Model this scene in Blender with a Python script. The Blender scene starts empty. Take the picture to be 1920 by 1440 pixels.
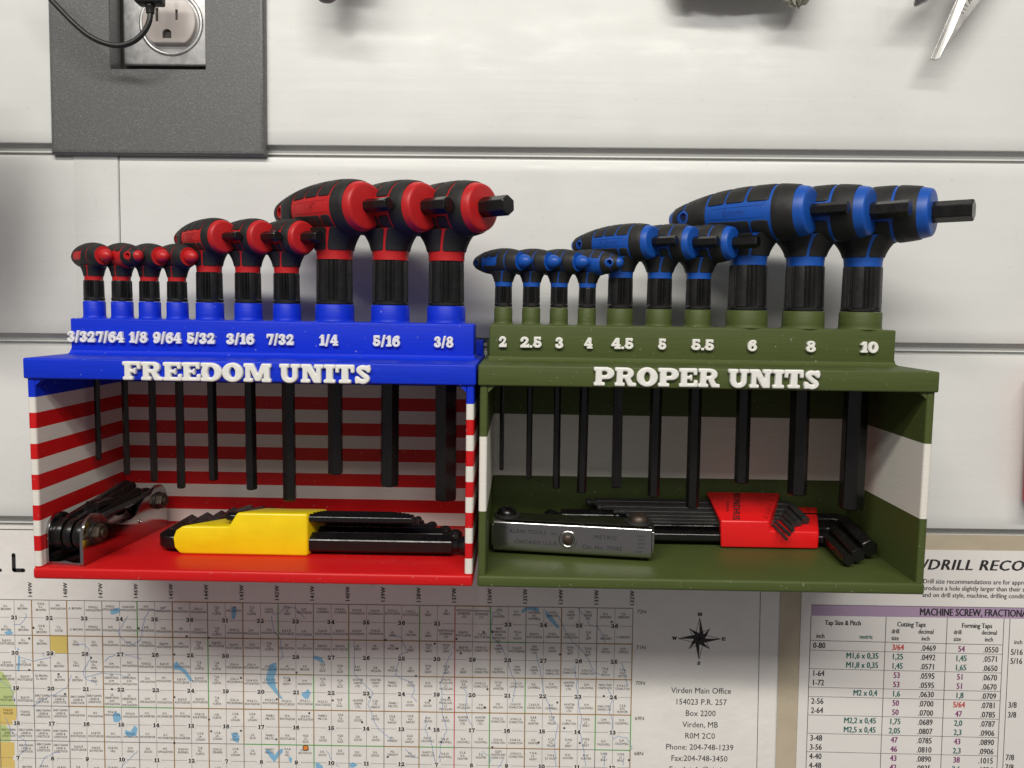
import bpy, bmesh, math, random
import numpy as np
from mathutils import Vector, Matrix
random.seed(7)
R = math.radians
MM = 0.001                      # everything below is written in millimetres
scene = bpy.context.scene
C = scene.collection

# ------------------------------------------------------------------ camera
FPX, DIST = 1560.0, 446.0
def _n(a): a = np.array(a, float); return a/np.linalg.norm(a)
_Y = _n((18, 97, -1560)); _X = np.array([1, -.0115, 0.]); _X[2] = -(_X[0]*_Y[0]+_X[1]*_Y[1])/_Y[2]
_X = _n(_X); _Z = np.cross(_X, _Y)
cam_d = bpy.data.cameras.new('camera'); cam = bpy.data.objects.new('camera', cam_d); C.objects.link(cam)
cam.matrix_world = Matrix.Translation((0, -DIST*MM, 0)) @ Matrix([list(_X), list(_Y), list(_Z)]).to_4x4()
cam_d.sensor_width = 36; cam_d.lens = FPX/1920*36
cam_d.clip_start = .01; cam_d.clip_end = 20
cam_d.dof.use_dof = True; cam_d.dof.focus_distance = .375; cam_d.dof.aperture_fstop = 45
scene.camera = cam
# ------------------------------------------------------------------ world and lamp
w = bpy.data.worlds.new('World'); scene.world = w; w.use_nodes = True
bg = w.node_tree.nodes['Background']; bg.inputs[0].default_value = (.96, .90, .90, 1); bg.inputs[1].default_value = .20
def area(name, loc, target, sx, sy, power, col):
    l = bpy.data.lights.new(name, 'AREA'); l.shape = 'RECTANGLE'; l.size = sx; l.size_y = sy; l.energy = power; l.color = col
    o = bpy.data.objects.new(name, l); C.objects.link(o); o.location = loc
    o.rotation_euler = (Vector(target)-Vector(loc)).to_track_quat('-Z', 'Y').to_euler(); return o
area('ceiling_tube_lamp', (-.2, -2.15, 1.85), (0, 0, -.05), 3.2, .20, 69, (1, .965, .885))
area('bench_tube_lamp', (-.02, -.75, .41), (0, 0, -.05), .80, .07, 2.0, (1, .975, .91))      # the shorter tube above and behind the camera
scene.view_settings.view_transform = 'Standard'; scene.view_settings.look = 'None'
scene.view_settings.exposure = 0; scene.view_settings.gamma = 1
scene.render.resolution_x = 1024; scene.render.resolution_y = 768

# ------------------------------------------------------------------ materials
def mat(name, col, rough=.5, metal=0., bump=None, var=0., spec=.5, sss=0, coat=0, vscale=(1, 1, 1), vfreq=60, rvar=0):
    m = bpy.data.materials.new(name); m.use_nodes = True; nt = m.node_tree; b = nt.nodes['Principled BSDF']
    b.inputs['Base Color'].default_value = (*col, 1); b.inputs['Roughness'].default_value = rough
    b.inputs['Metallic'].default_value = metal; b.inputs['Specular IOR Level'].default_value = spec
    if coat: b.inputs['Coat Weight'].default_value = coat; b.inputs['Coat Roughness'].default_value = .15
    if sss: b.inputs['Subsurface Weight'].default_value = sss; b.inputs['Subsurface Radius'].default_value = (.002, .0015, .001); b.inputs['Subsurface Scale'].default_value = .5
    tc = nt.nodes.new('ShaderNodeTexCoord')
    def noise(scale, stretch, detail=4, rgh=.6):
        mp = nt.nodes.new('ShaderNodeMapping'); mp.inputs['Scale'].default_value = stretch
        n = nt.nodes.new('ShaderNodeTexNoise'); n.inputs['Scale'].default_value = scale; n.inputs['Detail'].default_value = detail; n.inputs['Roughness'].default_value = rgh
        nt.links.new(tc.outputs['Object'], mp.inputs[0]); nt.links.new(mp.outputs[0], n.inputs[0]); return n
    if bump:
        st, sc, d = bump
        n = noise(sc, st); bp = nt.nodes.new('ShaderNodeBump'); bp.inputs['Strength'].default_value = 1; bp.inputs['Distance'].default_value = d*MM
        nt.links.new(n.outputs[0], bp.inputs['Height']); nt.links.new(bp.outputs[0], b.inputs['Normal'])
    if var:
        n = noise(vfreq, vscale, 5); mr = nt.nodes.new('ShaderNodeMapRange'); mr.inputs[1].default_value = .3; mr.inputs[2].default_value = .7
        mr.inputs[3].default_value = 1-var; mr.inputs[4].default_value = 1+var
        mx = nt.nodes.new('ShaderNodeVectorMath'); mx.operation = 'SCALE'; mx.inputs[0].default_value = col
        nt.links.new(n.outputs[0], mr.inputs[0]); nt.links.new(mr.outputs[0], mx.inputs['Scale']); nt.links.new(mx.outputs[0], b.inputs['Base Color'])
    if rvar:
        n = noise(vfreq*1.7, vscale, 5); mr = nt.nodes.new('ShaderNodeMapRange'); mr.inputs[1].default_value = .3; mr.inputs[2].default_value = .7
        mr.inputs[3].default_value = max(.03, rough-rvar); mr.inputs[4].default_value = rough+rvar
        nt.links.new(n.outputs[0], mr.inputs[0]); nt.links.new(mr.outputs[0], b.inputs['Roughness'])
    return m
LAY = ((1, 1, 26), 55, .075)     # printed layers: stretched in x and y, fine in z
M = {}
M['blue_print'] = mat('blue_print', (.003, .030, .59), .45, spec=.28, bump=LAY, var=.09, vscale=(1, 1, 30), vfreq=40)
M['green_print'] = mat('green_print', (.068, .091, .024), .52, spec=.28, bump=LAY, var=.09, vscale=(1, 1, 30), vfreq=40)
M['red_print'] = mat('red_print', (.60, .008, .010), .42, spec=.35, bump=LAY, var=.04, vscale=(1, 1, 30), vfreq=40)
M['white_print'] = mat('white_print', (.77, .74, .68), .42, bump=LAY, var=.04, vscale=(1, 1, 30), vfreq=40)
for k_ in ('blue_print', 'green_print', 'red_print'):
    nt = M[k_].node_tree; b_ = nt.nodes['Principled BSDF']; src = b_.inputs['Base Color'].links[0].from_socket
    tc_ = nt.nodes.new('ShaderNodeTexCoord'); n_ = nt.nodes.new('ShaderNodeTexNoise'); n_.inputs['Scale'].default_value = 700; n_.inputs['Detail'].default_value = 2
    m_ = nt.nodes.new('ShaderNodeMapRange'); m_.inputs[1].default_value = .715; m_.inputs[2].default_value = .76; m_.inputs[3].default_value = 0; m_.inputs[4].default_value = .45
    mx_ = nt.nodes.new('ShaderNodeMix'); mx_.data_type = 'RGBA'; mx_.inputs[7].default_value = (.5, .5, .48, 1)
    nt.links.new(tc_.outputs['Object'], n_.inputs[0]); nt.links.new(n_.outputs[0], m_.inputs[0]); nt.links.new(m_.outputs[0], mx_.inputs[0]); nt.links.new(src, mx_.inputs[6]); nt.links.new(mx_.outputs[2], b_.inputs['Base Color'])
M['letter_white'] = mat('letter_white', (.80, .79, .75), .45, bump=((1, 1, 1), 700, .12), var=.04, vfreq=300)
M['rubber'] = mat('rubber', (.0115, .0115, .011), .58, bump=((1, 1, 1), 1500, .05), var=.45, vfreq=130, rvar=.1)
M['sleeve'] = mat('sleeve', (.009, .009, .009), .36, bump=((1, 1, 1), 900, .04), var=.35, vfreq=200, rvar=.08)
M['red_grip'] = mat('red_grip', (.50, .012, .014), .43, bump=((1, 1, 1), 500, .04), var=.10, vfreq=120)
M['blue_grip'] = mat('blue_grip', (.005, .078, .40), .43, bump=((1, 1, 1), 500, .04), var=.10, vfreq=120)
M['blue_text'] = mat('blue_text', (.012, .05, .28), .45)
M['red_text'] = mat('red_text', (.32, .006, .008), .45)
M['black_steel'] = mat('black_steel', (.006, .0055, .0055), .27, metal=.0, bump=((1, 1, 1), 900, .004), var=.25, vfreq=160, rvar=.07)
M['dull_steel'] = mat('dull_steel', (.035, .034, .033), .42, metal=.2, bump=((1, 1, 1), 900, .015), var=.25, vfreq=200, rvar=.08)
M['brown_steel'] = mat('brown_steel', (.075, .055, .042), .40, metal=.6, bump=((1, 1, 1), 600, .04), var=.35, vfreq=200, rvar=.08)
M['chrome'] = mat('chrome', (.43, .42, .42), .15, metal=1, bump=((.15, .15, 3), 400, .015), rvar=.05)
M['blade'] = mat('blade', (.55, .54, .52), .33, metal=1, bump=((1, 1, 1), 500, .02), rvar=.06)
M['blade_grind'] = mat('blade_grind', (.72, .71, .68), .5, metal=.8, bump=((1, 1, 1), 1200, .05))
M['yellow'] = mat('yellow', (.88, .66, .004), .33, bump=((1, 1, 1), 200, .15), var=.05, vfreq=90, coat=.2)
M['red_clip'] = mat('red_clip', (.78, .010, .012), .34, bump=((1, 1, 1), 200, .1), var=.04)
M['ink'] = mat('ink', (.022, .019, .022), .6)
M['ink_soft'] = mat('ink_soft', (.035, .03, .035), .6)
M['engrave'] = mat('engrave', (.03, .03, .035), .4, metal=.3)
M['line_grey'] = mat('line_grey', (.15, .13, .16), .6)
M['line_brown'] = mat('line_brown', (.33, .17, .03), .6)
M['line_green'] = mat('line_green', (.07, .36, .05), .6)
M['line_red'] = mat('line_red', (.60, .08, .10), .6)
M['water_ink'] = mat('water_ink', (.24, .50, .72), .6)
M['stream_ink'] = mat('stream_ink', (.27, .38, .62), .6)
M['field_yellow'] = mat('field_yellow', (.72, .56, .16), .6)
M['field_orange'] = mat('field_orange', (.78, .58, .18), .6)
M['field_green'] = mat('field_green', (.56, .66, .28), .6)
M['orange'] = mat('orange', (.85, .26, .04), .6)
M['mauve'] = mat('mauve', (.42, .30, .44), .5)
M['purple_ink'] = mat('purple_ink', (.22, .02, .16), .6)
M['teal_ink'] = mat('teal_ink', (.01, .13, .11), .6)
M['scarlet_ink'] = mat('scarlet_ink', (.55, .03, .02), .6)
M['cord'] = mat('cord', (.014, .014, .014), .4, bump=((1, 1, 1), 500, .03))
M['outlet'] = mat('outlet', (.62, .56, .53), .28, var=.03)
M['slot'] = mat('slot', (.06, .055, .05), .5)
M['dark_caster'] = mat('dark_caster', (.05, .045, .05), .5, var=.2)
M['purple_grip'] = mat('purple_grip', (.09, .05, .07), .4, var=.2)
M['red_bin'] = mat('red_bin', (.5, .03, .05), .4)
M['glove'] = mat('glove', (.36, .35, .28), .9, bump=((1, 1, 1), 900, .5), var=.35, vfreq=350)
M['laminate'] = mat('laminate', (.50, .43, .32), .35, bump=((1, 1, 1), 60, .3), var=.12, vfreq=30)
M['chart_paper'] = mat('chart_paper', (.80, .77, .745), .32, bump=((1, 1, 1), 25, .35), var=.02, vfreq=25)
M['galvanised'] = mat('galvanised', (.60, .60, .60), .50, metal=1, bump=((1, 30, .2), 260, .05), var=.2, vfreq=160, rvar=.1)
M['map_paper'] = mat('map_paper', (.83, .805, .77), .5, bump=((1, 1, 1), 30, 1.3), var=.035, vfreq=45)
# PVC slats: faint extrusion ribs, smudges and a glossy skin
def pvc():
    m = mat('pvc', (.80, .785, .76), .24, bump=((.3, .3, 9), 16, .07), var=0)
    nt = m.node_tree; b = nt.nodes['Principled BSDF']; tc = nt.nodes.new('ShaderNodeTexCoord')
    def ns(sc, st, lo, hi, a, c, det=5):
        mp = nt.nodes.new('ShaderNodeMapping'); mp.inputs['Scale'].default_value = st
        n = nt.nodes.new('ShaderNodeTexNoise'); n.inputs['Scale'].default_value = sc; n.inputs['Detail'].default_value = det
        mr = nt.nodes.new('ShaderNodeMapRange'); mr.inputs[1].default_value = lo; mr.inputs[2].default_value = hi; mr.inputs[3].default_value = a; mr.inputs[4].default_value = c
        nt.links.new(tc.outputs['Object'], mp.inputs[0]); nt.links.new(mp.outputs[0], n.inputs[0]); nt.links.new(n.outputs[0], mr.inputs[0]); return mr
    smudge = ns(14, (1, 1, 1), .38, .62, .965, 1.02); streak = ns(9, (.3, .3, 16), .3, .7, .985, 1.01); speck = ns(420, (1, 1, 1), .70, .78, 1, .90, 1)
    p1 = nt.nodes.new('ShaderNodeMath'); p1.operation = 'MULTIPLY'; p2 = nt.nodes.new('ShaderNodeMath'); p2.operation = 'MULTIPLY'
    nt.links.new(smudge.outputs[0], p1.inputs[0]); nt.links.new(streak.outputs[0], p1.inputs[1]); nt.links.new(p1.outputs[0], p2.inputs[0]); nt.links.new(speck.outputs[0], p2.inputs[1])
    sc = nt.nodes.new('ShaderNodeVectorMath'); sc.operation = 'SCALE'; sc.inputs[0].default_value = (.735, .740, .720)
    nt.links.new(p2.outputs[0], sc.inputs['Scale']); nt.links.new(sc.outputs[0], b.inputs['Base Color'])
    rr = ns(30, (1, 1, 3), .35, .65, .20, .34); nt.links.new(rr.outputs[0], b.inputs['Roughness'])
    return m
M['pvc'] = pvc()
# grey filament with glitter: sparkle painted into the base colour as random lighter cells
def glitter():
    m = mat('glitter_grey', (.115, .112, .112), .38, bump=((1, 1, 1), 900, .10))
    nt = m.node_tree; b = nt.nodes['Principled BSDF']; tc = nt.nodes.new('ShaderNodeTexCoord')
    v = nt.nodes.new('ShaderNodeTexVoronoi'); v.inputs['Scale'].default_value = 2600
    nt.links.new(tc.outputs['Object'], v.inputs['Vector'])
    sep = nt.nodes.new('ShaderNodeSeparateColor'); nt.links.new(v.outputs['Color'], sep.inputs[0])
    mr = nt.nodes.new('ShaderNodeMapRange'); mr.inputs[1].default_value = .80; mr.inputs[2].default_value = .98; mr.inputs[3].default_value = .115; mr.inputs[4].default_value = .20
    nt.links.new(sep.outputs[0], mr.inputs[0])
    cb = nt.nodes.new('ShaderNodeCombineColor')
    for i in range(3): nt.links.new(mr.outputs[0], cb.inputs[i])
    nt.links.new(cb.outputs[0], b.inputs['Base Color']); return m
M['glitter'] = glitter()

# ------------------------------------------------------------------ mesh builder (mm)
class MB:
    def __init__(s): s.v = []; s.f = []; s.mi = []
    def add(s, v, f, mi=0):
        o = len(s.v); s.v += [tuple(p) for p in v]; s.f += [tuple(i+o for i in q) for q in f]; s.mi += [mi]*len(f)
    def box(s, x0, x1, y0, y1, z0, z1, mi=0):
        s.add([(x, y, z) for z in (z0, z1) for y in (y0, y1) for x in (x0, x1)],
              [(0, 2, 3, 1), (4, 5, 7, 6), (0, 1, 5, 4), (2, 6, 7, 3), (0, 4, 6, 2), (1, 3, 7, 5)], mi)
    def prism(s, poly, a, b, axis='z', mi=0):
        """poly: list of 2D points; extruded from a to b along the axis"""
        def P(p, h): return {'z': (p[0], p[1], h), 'y': (p[0], h, p[1]), 'x': (h, p[0], p[1])}[axis]
        n = len(poly); v = [P(p, a) for p in poly]+[P(p, b) for p in poly]
        f = [tuple(range(n-1, -1, -1)), tuple(range(n, 2*n))]+[(i, (i+1) % n, n+(i+1) % n, n+i) for i in range(n)]
        s.add(v, f, mi)
    def rings(s, rings, closed=True, cap0=True, cap1=True, mi=0):
        n = len(rings[0]); v = [p for r in rings for p in r]; f = []
        for i in range(len(rings)-1):
            for j in range(n if closed else n-1):
                k = (j+1) % n; f.append((i*n+j, i*n+k, (i+1)*n+k, (i+1)*n+j))
        if cap0: f.append(tuple(range(n-1, -1, -1)))
        if cap1: f.append(tuple((len(rings)-1)*n+j for j in range(n)))
        s.add(v, f, mi)
    def rev(s, prof, c=(0, 0, 0), ax='z', n=32, cap0=True, cap1=True, mi=0):
        """prof: list of (radius, height)"""
        R_ = []
        for r, h in prof:
            ring = []
            for j in range(n):
                a = 2*math.pi*j/n; u, v = r*math.cos(a), r*math.sin(a)
                p = {'z': (u, v, h), 'y': (u, h, v), 'x': (h, u, v)}[ax]
                ring.append((p[0]+c[0], p[1]+c[1], p[2]+c[2]))
            R_.append(ring)
        s.rings(R_, True, cap0, cap1, mi)
    def sweep(s, path, rad, n=8, up=(0, 0, 1), rot=0., cap=True, mi=0, radii=None):
        P = [Vector(p) for p in path]; up = Vector(up); R_ = []
        for i, p in enumerate(P):
            d = (P[min(i+1, len(P)-1)]-P[max(i-1, 0)]).normalized()
            sd = d.cross(up)
            if sd.length < 1e-4: sd = d.cross(Vector((1, 0, 0)))
            sd.normalize(); u2 = sd.cross(d)
            k = 1.
            if 0 < i < len(P)-1:
                c_ = (P[i]-P[i-1]).normalized().dot((P[i+1]-P[i]).normalized()); k = 1/max(.7, math.sqrt((1+c_)/2))
            r = radii[i] if radii else rad
            angs = [rot+2*math.pi*j/n for j in range(n)] if n != 6 else [rot+2*math.pi*j/6+e_ for j in range(6) for e_ in (-.055, .055)]
            R_.append([p+(sd*math.cos(a_)*k+u2*math.sin(a_))*r for a_ in angs])
        s.rings(R_, True, cap, cap, mi)
def mesh_of(name, mb, mats, smooth=False, recalc=True, bevel=0):
    me = bpy.data.meshes.new(name)
    me.from_pydata([(x*MM, y*MM, z*MM) for x, y, z in mb.v], [], mb.f)
    for m in (mats if isinstance(mats, (list, tuple)) else [mats]): me.materials.append(m)
    me.polygons.foreach_set('material_index', mb.mi)
    if recalc or bevel:
        bm = bmesh.new(); bm.from_mesh(me)
        if recalc: bmesh.ops.recalc_face_normals(bm, faces=bm.faces)
        if bevel:
            es = [e for e in bm.edges if len(e.link_faces) == 2 and e.calc_face_angle(0) > .6]
            bmesh.ops.bevel(bm, geom=es, offset=bevel*MM, segments=3, profile=.5, affect='EDGES', clamp_overlap=True)
        bm.to_mesh(me); bm.free()
    if smooth is not False:
        me.polygons.foreach_set('use_smooth', [True]*len(me.polygons))
        me.set_sharp_from_angle(angle=R(smooth if smooth is not True else 40))
    return me
def obj(name, mb, mats, parent=None, smooth=False, bevel=0, recalc=True, loc=None):
    me = mb if isinstance(mb, bpy.types.Mesh) else mesh_of(name, mb, mats, smooth, recalc, bevel)
    o = bpy.data.objects.new(name, me); C.objects.link(o)
    if parent: o.parent = parent
    if loc: o.location = [c*MM for c in loc]
    return o
def tag(o, label, cat, group=None):
    o['label'] = label; o['category'] = cat
    if group: o['group'] = group
    return o
def thing(name, label, cat, loc=(0, 0, 0), rot=(0, 0, 0), group=None):
    o = bpy.data.objects.new(name, None); C.objects.link(o); o.empty_display_size = .01
    o.location = [c*MM for c in loc]; o.rotation_euler = rot; return tag(o, label, cat, group)

# ------------------------------------------------------------------ lettering
_fc = bpy.data.curves.new('probe', 'FONT'); _fo = bpy.data.objects.new('probe', _fc); C.objects.link(_fo)
_cache = {}
def _raw(s, off):
    _fc.body = s; _fc.size = 1; _fc.offset = off; _fc.resolution_u = 2; _fc.fill_mode = 'FRONT'
    dg = bpy.context.evaluated_depsgraph_get(); dg.update()
    e = _fo.evaluated_get(dg); me = e.to_mesh()
    v = [(p.co.x, p.co.y) for p in me.vertices]; f = [tuple(q.vertices) for q in me.polygons]; e.to_mesh_clear(); return v, f
_ii = {}
def glyph(ch, off=0.):
    k = (ch, off)
    if k not in _cache:
        if off not in _ii:
            a, _ = _raw('II', off); b, _ = _raw('I', off); h = max(p[1] for p in b)
            _ii[off] = (max(p[0] for p in a), h)
        a, _ = _raw('I'+ch+'I', off); adv = max(p[0] for p in a)-_ii[off][0]
        v, f = ([], []) if ch == ' ' else _raw(ch, off)
        _cache[k] = (v, f, adv, _ii[off][1])
    return _cache[k]
def text2d(s, cap, x, z, align='c', rot=0., xs=1., shear=0., off=0., sp=0.):
    """flat lettering as (verts2d, faces); z is the baseline, cap the cap height in mm"""
    V = []; F = []; pen = 0
    for ch in s:
        v, f, adv, h = glyph(ch, off); o = len(V)
        V += [(p[0]+pen, p[1]) for p in v]; F += [tuple(i+o for i in q) for q in f]; pen += adv+sp
    k = cap/_ii[off][1]; wd = pen*k*xs; dx = {'c': -wd/2, 'l': 0, 'r': -wd}[align]
    c_, s_ = math.cos(rot), math.sin(rot); out = []
    for px, py in V:
        a, b = px*k*xs+dx+shear*py*k, py*k; out.append((x+a*c_-b*s_, z+a*s_+b*c_))
    return out, F
def put(mb, t, y, mi=0): v, f = t; mb.add([(a, y, b) for a, b in v], f, mi)

def bold(mb, s, cap, x, z, al, y, w=.1, rot=0., **k):
    c_, s_ = math.cos(rot), math.sin(rot)
    for i, d in enumerate((0, w, -w)): put(mb, text2d(s, cap, x+d*c_, z+d*s_, al, rot=rot, **k), y-.008*i)
# hand drawn slab lettering: shapes are rasterised, softened and traced
def stk(pts, wd): return ('stk', pts, wd)
def rc(*a): return ('rect',)+a
def el(*a): return ('ell',)+a
def po(*a): return ('poly', a)
def no(s): return ('sub', s)
def arc(cx, cy, rx, ry, a0, a1, n=14): return [(cx+rx*math.cos(R(a0+(a1-a0)*i/n)), cy+ry*math.sin(R(a0+(a1-a0)*i/n))) for i in range(n+1)]
SLAB = {
 'F': (1.06, [rc(.13, 0, .47, 1), rc(.02, 0, .60, .19), rc(0, .81, 1.06, 1), rc(.86, .60, 1.06, 1), rc(.4, .42, .76, .58), rc(.66, .33, .78, .67)]),
 'E': (1.08, [rc(.11, 0, .45, 1), rc(0, 0, 1.08, .19), rc(.88, 0, 1.08, .37), rc(0, .81, 1.04, 1), rc(.85, .65, 1.04, 1), rc(.4, .43, .74, .58), rc(.64, .34, .75, .67)]),
 'R': (1.26, [rc(.11, 0, .45, 1), rc(0, 0, .58, .19), rc(0, .81, .72, 1), rc(.4, .42, .72, 1), el(.72, .71, .38, .29), no(rc(.45, .60, .66, .82)), no(el(.66, .71, .11, .11)), po((.55, .5), (.86, .5), (1.16, .02), (.78, .02)), rc(.80, 0, 1.26, .18)]),
 'P': (1.20, [rc(.11, 0, .47, 1), rc(0, 0, .64, .19), rc(0, .81, .75, 1), rc(.4, .36, .75, 1), el(.75, .68, .45, .32), no(rc(.47, .56, .68, .80)), no(el(.68, .68, .13, .12))]),
 'D': (1.22, [rc(.11, 0, .5, 1), rc(0, 0, .66, .19), rc(0, .81, .66, 1), rc(.4, 0, .62, 1), el(.62, .5, .60, .5), no(rc(.46, .21, .60, .79)), no(el(.60, .5, .21, .29))]),
 'O': (1.22, [el(.61, .5, .61, .52), no(el(.61, .5, .19, .29))]),
 'M': (1.62, [rc(.12, 0, .38, 1), rc(0, 0, .54, .19), rc(0, .81, .50, 1), rc(1.20, 0, 1.52, 1), rc(1.08, 0, 1.62, .19), rc(1.12, .81, 1.62, 1), po((.24, 1), (.56, 1), (.94, .2), (.70, .06)), po((1.06, 1), (1.38, 1), (.98, .06), (.70, .06))]),
 'U': (1.22, [rc(.12, .36, .46, 1), rc(0, .81, .58, 1), rc(.78, .36, 1.08, 1), rc(.66, .81, 1.22, 1), el(.60, .38, .48, .40), no(rc(.46, .38, .78, .80)), no(el(.62, .38, .16, .15))]),
 'N': (1.32, [rc(.12, 0, .38, 1), rc(0, 0, .54, .19), rc(0, .81, .5, 1), rc(.92, .0, 1.18, 1), rc(.78, .81, 1.32, 1), po((.18, 1), (.58, 1), (1.16, 0), (.78, 0))]),
 'I': (.66, [rc(.14, 0, .52, 1), rc(0, 0, .66, .19), rc(0, .81, .66, 1)]),
 'T': (1.10, [rc(.36, 0, .74, 1), rc(.2, 0, .9, .19), rc(0, .81, 1.1, 1), rc(0, .58, .20, 1), rc(.90, .58, 1.1, 1)]),
 'S': (.92, [stk([(.80, .80)]+arc(.46, .74, .26, .14, 40, 200, 10)+arc(.46, .27, .28, .16, 70, -150, 12)+[(.12, .24)], .24), rc(.70, .62, .88, 1), rc(.02, 0, .2, .38)]),
 'W': (1.6, [po((.1, 1), (.45, 1), (.72, .0), (.45, .0)), po((.70, 1), (.95, 1), (.68, 0), (.48, 0)), po((.70, 1), (.98, 1), (1.22, 0), (.98, 0)), po((1.22, 1), (1.46, 1), (1.20, 0), (1.0, 0)), rc(0, .84, .56, 1), rc(1.1, .84, 1.6, 1)]),
 '0': (.86, [el(.43, .5, .43, .52), no(el(.43, .5, .12, .28))]),
 '1': (.62, [rc(.2, 0, .5, 1), rc(.02, 0, .62, .19), po((.0, .78), (.3, 1), (.5, 1), (.5, .8), (.0, .66))]),
 '2': (.84, [stk(arc(.42, .70, .26, .19, 165, -25, 12)+[(.50, .40), (.18, .16)], .23), rc(.04, 0, .84, .23), rc(.68, 0, .84, .36), el(.17, .68, .15, .14)]),
 '3': (.82, [stk(arc(.38, .73, .24, .16, 150, -75, 12), .23), stk(arc(.38, .29, .29, .19, 80, -150, 14), .24), el(.16, .72, .14, .12), el(.16, .26, .16, .14)]),
 '4': (.88, [rc(.46, 0, .74, 1), rc(.3, 0, .88, .17), po((.42, 1), (.70, 1), (.28, .40), (.0, .34)), rc(0, .24, .86, .42)]),
 '5': (.82, [rc(.10, .80, .74, 1), rc(.56, .70, .74, .9), rc(.10, .5, .32, 1), stk(arc(.40, .33, .28, .21, 130, -150, 16), .24), el(.16, .28, .16, .14)]),
 '6': (.84, [el(.43, .34, .41, .36), no(el(.45, .32, .13, .14)), stk(arc(.52, .50, .38, .40, 180, 85, 10)+[(.62, .90)], .23), el(.66, .80, .14, .14)]),
 '7': (.80, [rc(.02, .78, .80, 1), rc(.02, .62, .20, 1), po((.52, .80), (.80, .84), (.52, 0), (.22, 0))]),
 '8': (.84, [el(.42, .28, .42, .30), el(.42, .74, .36, .27), no(el(.42, .27, .13, .11)), no(el(.42, .74, .11, .09))]),
 '9': (.84, [el(.41, .66, .41, .36), no(el(.39, .68, .13, .14)), stk(arc(.32, .50, .38, .40, 0, -95, 10)+[(.22, .10)], .23), el(.18, .20, .14, .14)]),
 '/': (.52, [po((0, -.06), (.24, -.06), (.52, 1.06), (.28, 1.06))]),
 '.': (.30, [rc(.02, 0, .28, .22)]),
}
_sl = {}
def slab_contours(ch):
    if ch in _sl: return _sl[ch]
    N = 56; pad = .2; wd, sh = SLAB[ch]
    nx, ny = int((wd+2*pad)*N), int((1+2*pad)*N)
    X, Y_ = np.meshgrid(np.arange(nx)/N-pad, np.arange(ny)/N-pad)
    def mask(s):
        k = s[0]
        if k == 'rect': return (X >= s[1]) & (X <= s[3]) & (Y_ >= s[2]) & (Y_ <= s[4])
        if k == 'ell': return ((X-s[1])/s[3])**2+((Y_-s[2])/s[4])**2 <= 1
        if k == 'poly':
            inside = np.zeros(X.shape, bool); p = s[1]
            for i in range(len(p)):
                (x1, y1), (x2, y2) = p[i], p[i-1]
                if y1 == y2: continue
                c_ = ((y1 > Y_) != (y2 > Y_)) & (X < (x2-x1)*(Y_-y1)/(y2-y1)+x1); inside ^= c_
            return inside
        if k == 'stk':
            d = np.full(X.shape, 9.)
            for (x1, y1), (x2, y2) in zip(s[1][:-1], s[1][1:]):
                L = (x2-x1)**2+(y2-y1)**2+1e-9; t = np.clip(((X-x1)*(x2-x1)+(Y_-y1)*(y2-y1))/L, 0, 1)
                d = np.minimum(d, np.hypot(X-x1-t*(x2-x1), Y_-y1-t*(y2-y1)))
            return d <= s[2]/2
    A = np.zeros(X.shape)
    for s in sh:
        if s[0] == 'sub': A[mask(s[1])] = 0
        else: A[mask(s)] = 1
    for _ in range(2):                                   # soften
        k = np.array([1, 2, 3, 2, 1])/9.
        A = np.apply_along_axis(lambda r: np.convolve(r, k, 'same'), 0, A); A = np.apply_along_axis(lambda r: np.convolve(r, k, 'same'), 1, A)
    nxt = {}
    def ip(a, b, va, vb): t = (.5-va)/(vb-va); return (round(a[0]+(b[0]-a[0])*t, 5), round(a[1]+(b[1]-a[1])*t, 5))
    for j in range(ny-1):
        for i in range(nx-1):
            c = [(i, j), (i+1, j), (i+1, j+1), (i, j+1)]; v = [A[j, i], A[j, i+1], A[j+1, i+1], A[j+1, i]]; b = [x > .5 for x in v]
            if all(b) or not any(b): continue
            cr = []
            for k_ in range(4):
                l = (k_+1) % 4
                if b[k_] != b[l]: cr.append((k_, ip(c[k_], c[l], v[k_], v[l]), b[k_]))
            outs = [p for k_, p, inn in cr if inn]; ins = [p for k_, p, inn in cr if not inn]
            for a_, z_ in zip(outs, ins): nxt[a_] = z_
    loops = []
    while nxt:
        st = next(iter(nxt)); lp = []; p = st
        while p in nxt: q = nxt.pop(p); lp.append(p); p = q
        if len(lp) > 8:
            q = [(x/N-pad, y/N-pad) for x, y in lp]
            def dp(a):
                if len(a) < 3: return a
                (x1, y1), (x2, y2) = a[0], a[-1]; L = math.hypot(x2-x1, y2-y1)+1e-9
                D = [abs((x2-x1)*(y1-y)-(x1-x)*(y2-y1))/L if L > 1e-6 else math.hypot(x-x1, y-y1) for x, y in a]; i = int(np.argmax(D))
                return dp(a[:i+1])[:-1]+dp(a[i:]) if D[i] > .006 else [a[0], a[-1]]
            h = len(q)//2; q = dp(q[:h+1])[:-1]+dp(q[h:]+[q[0]])[:-1]; loops.append(q)
    _sl[ch] = loops; return loops
_slm = {}
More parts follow.
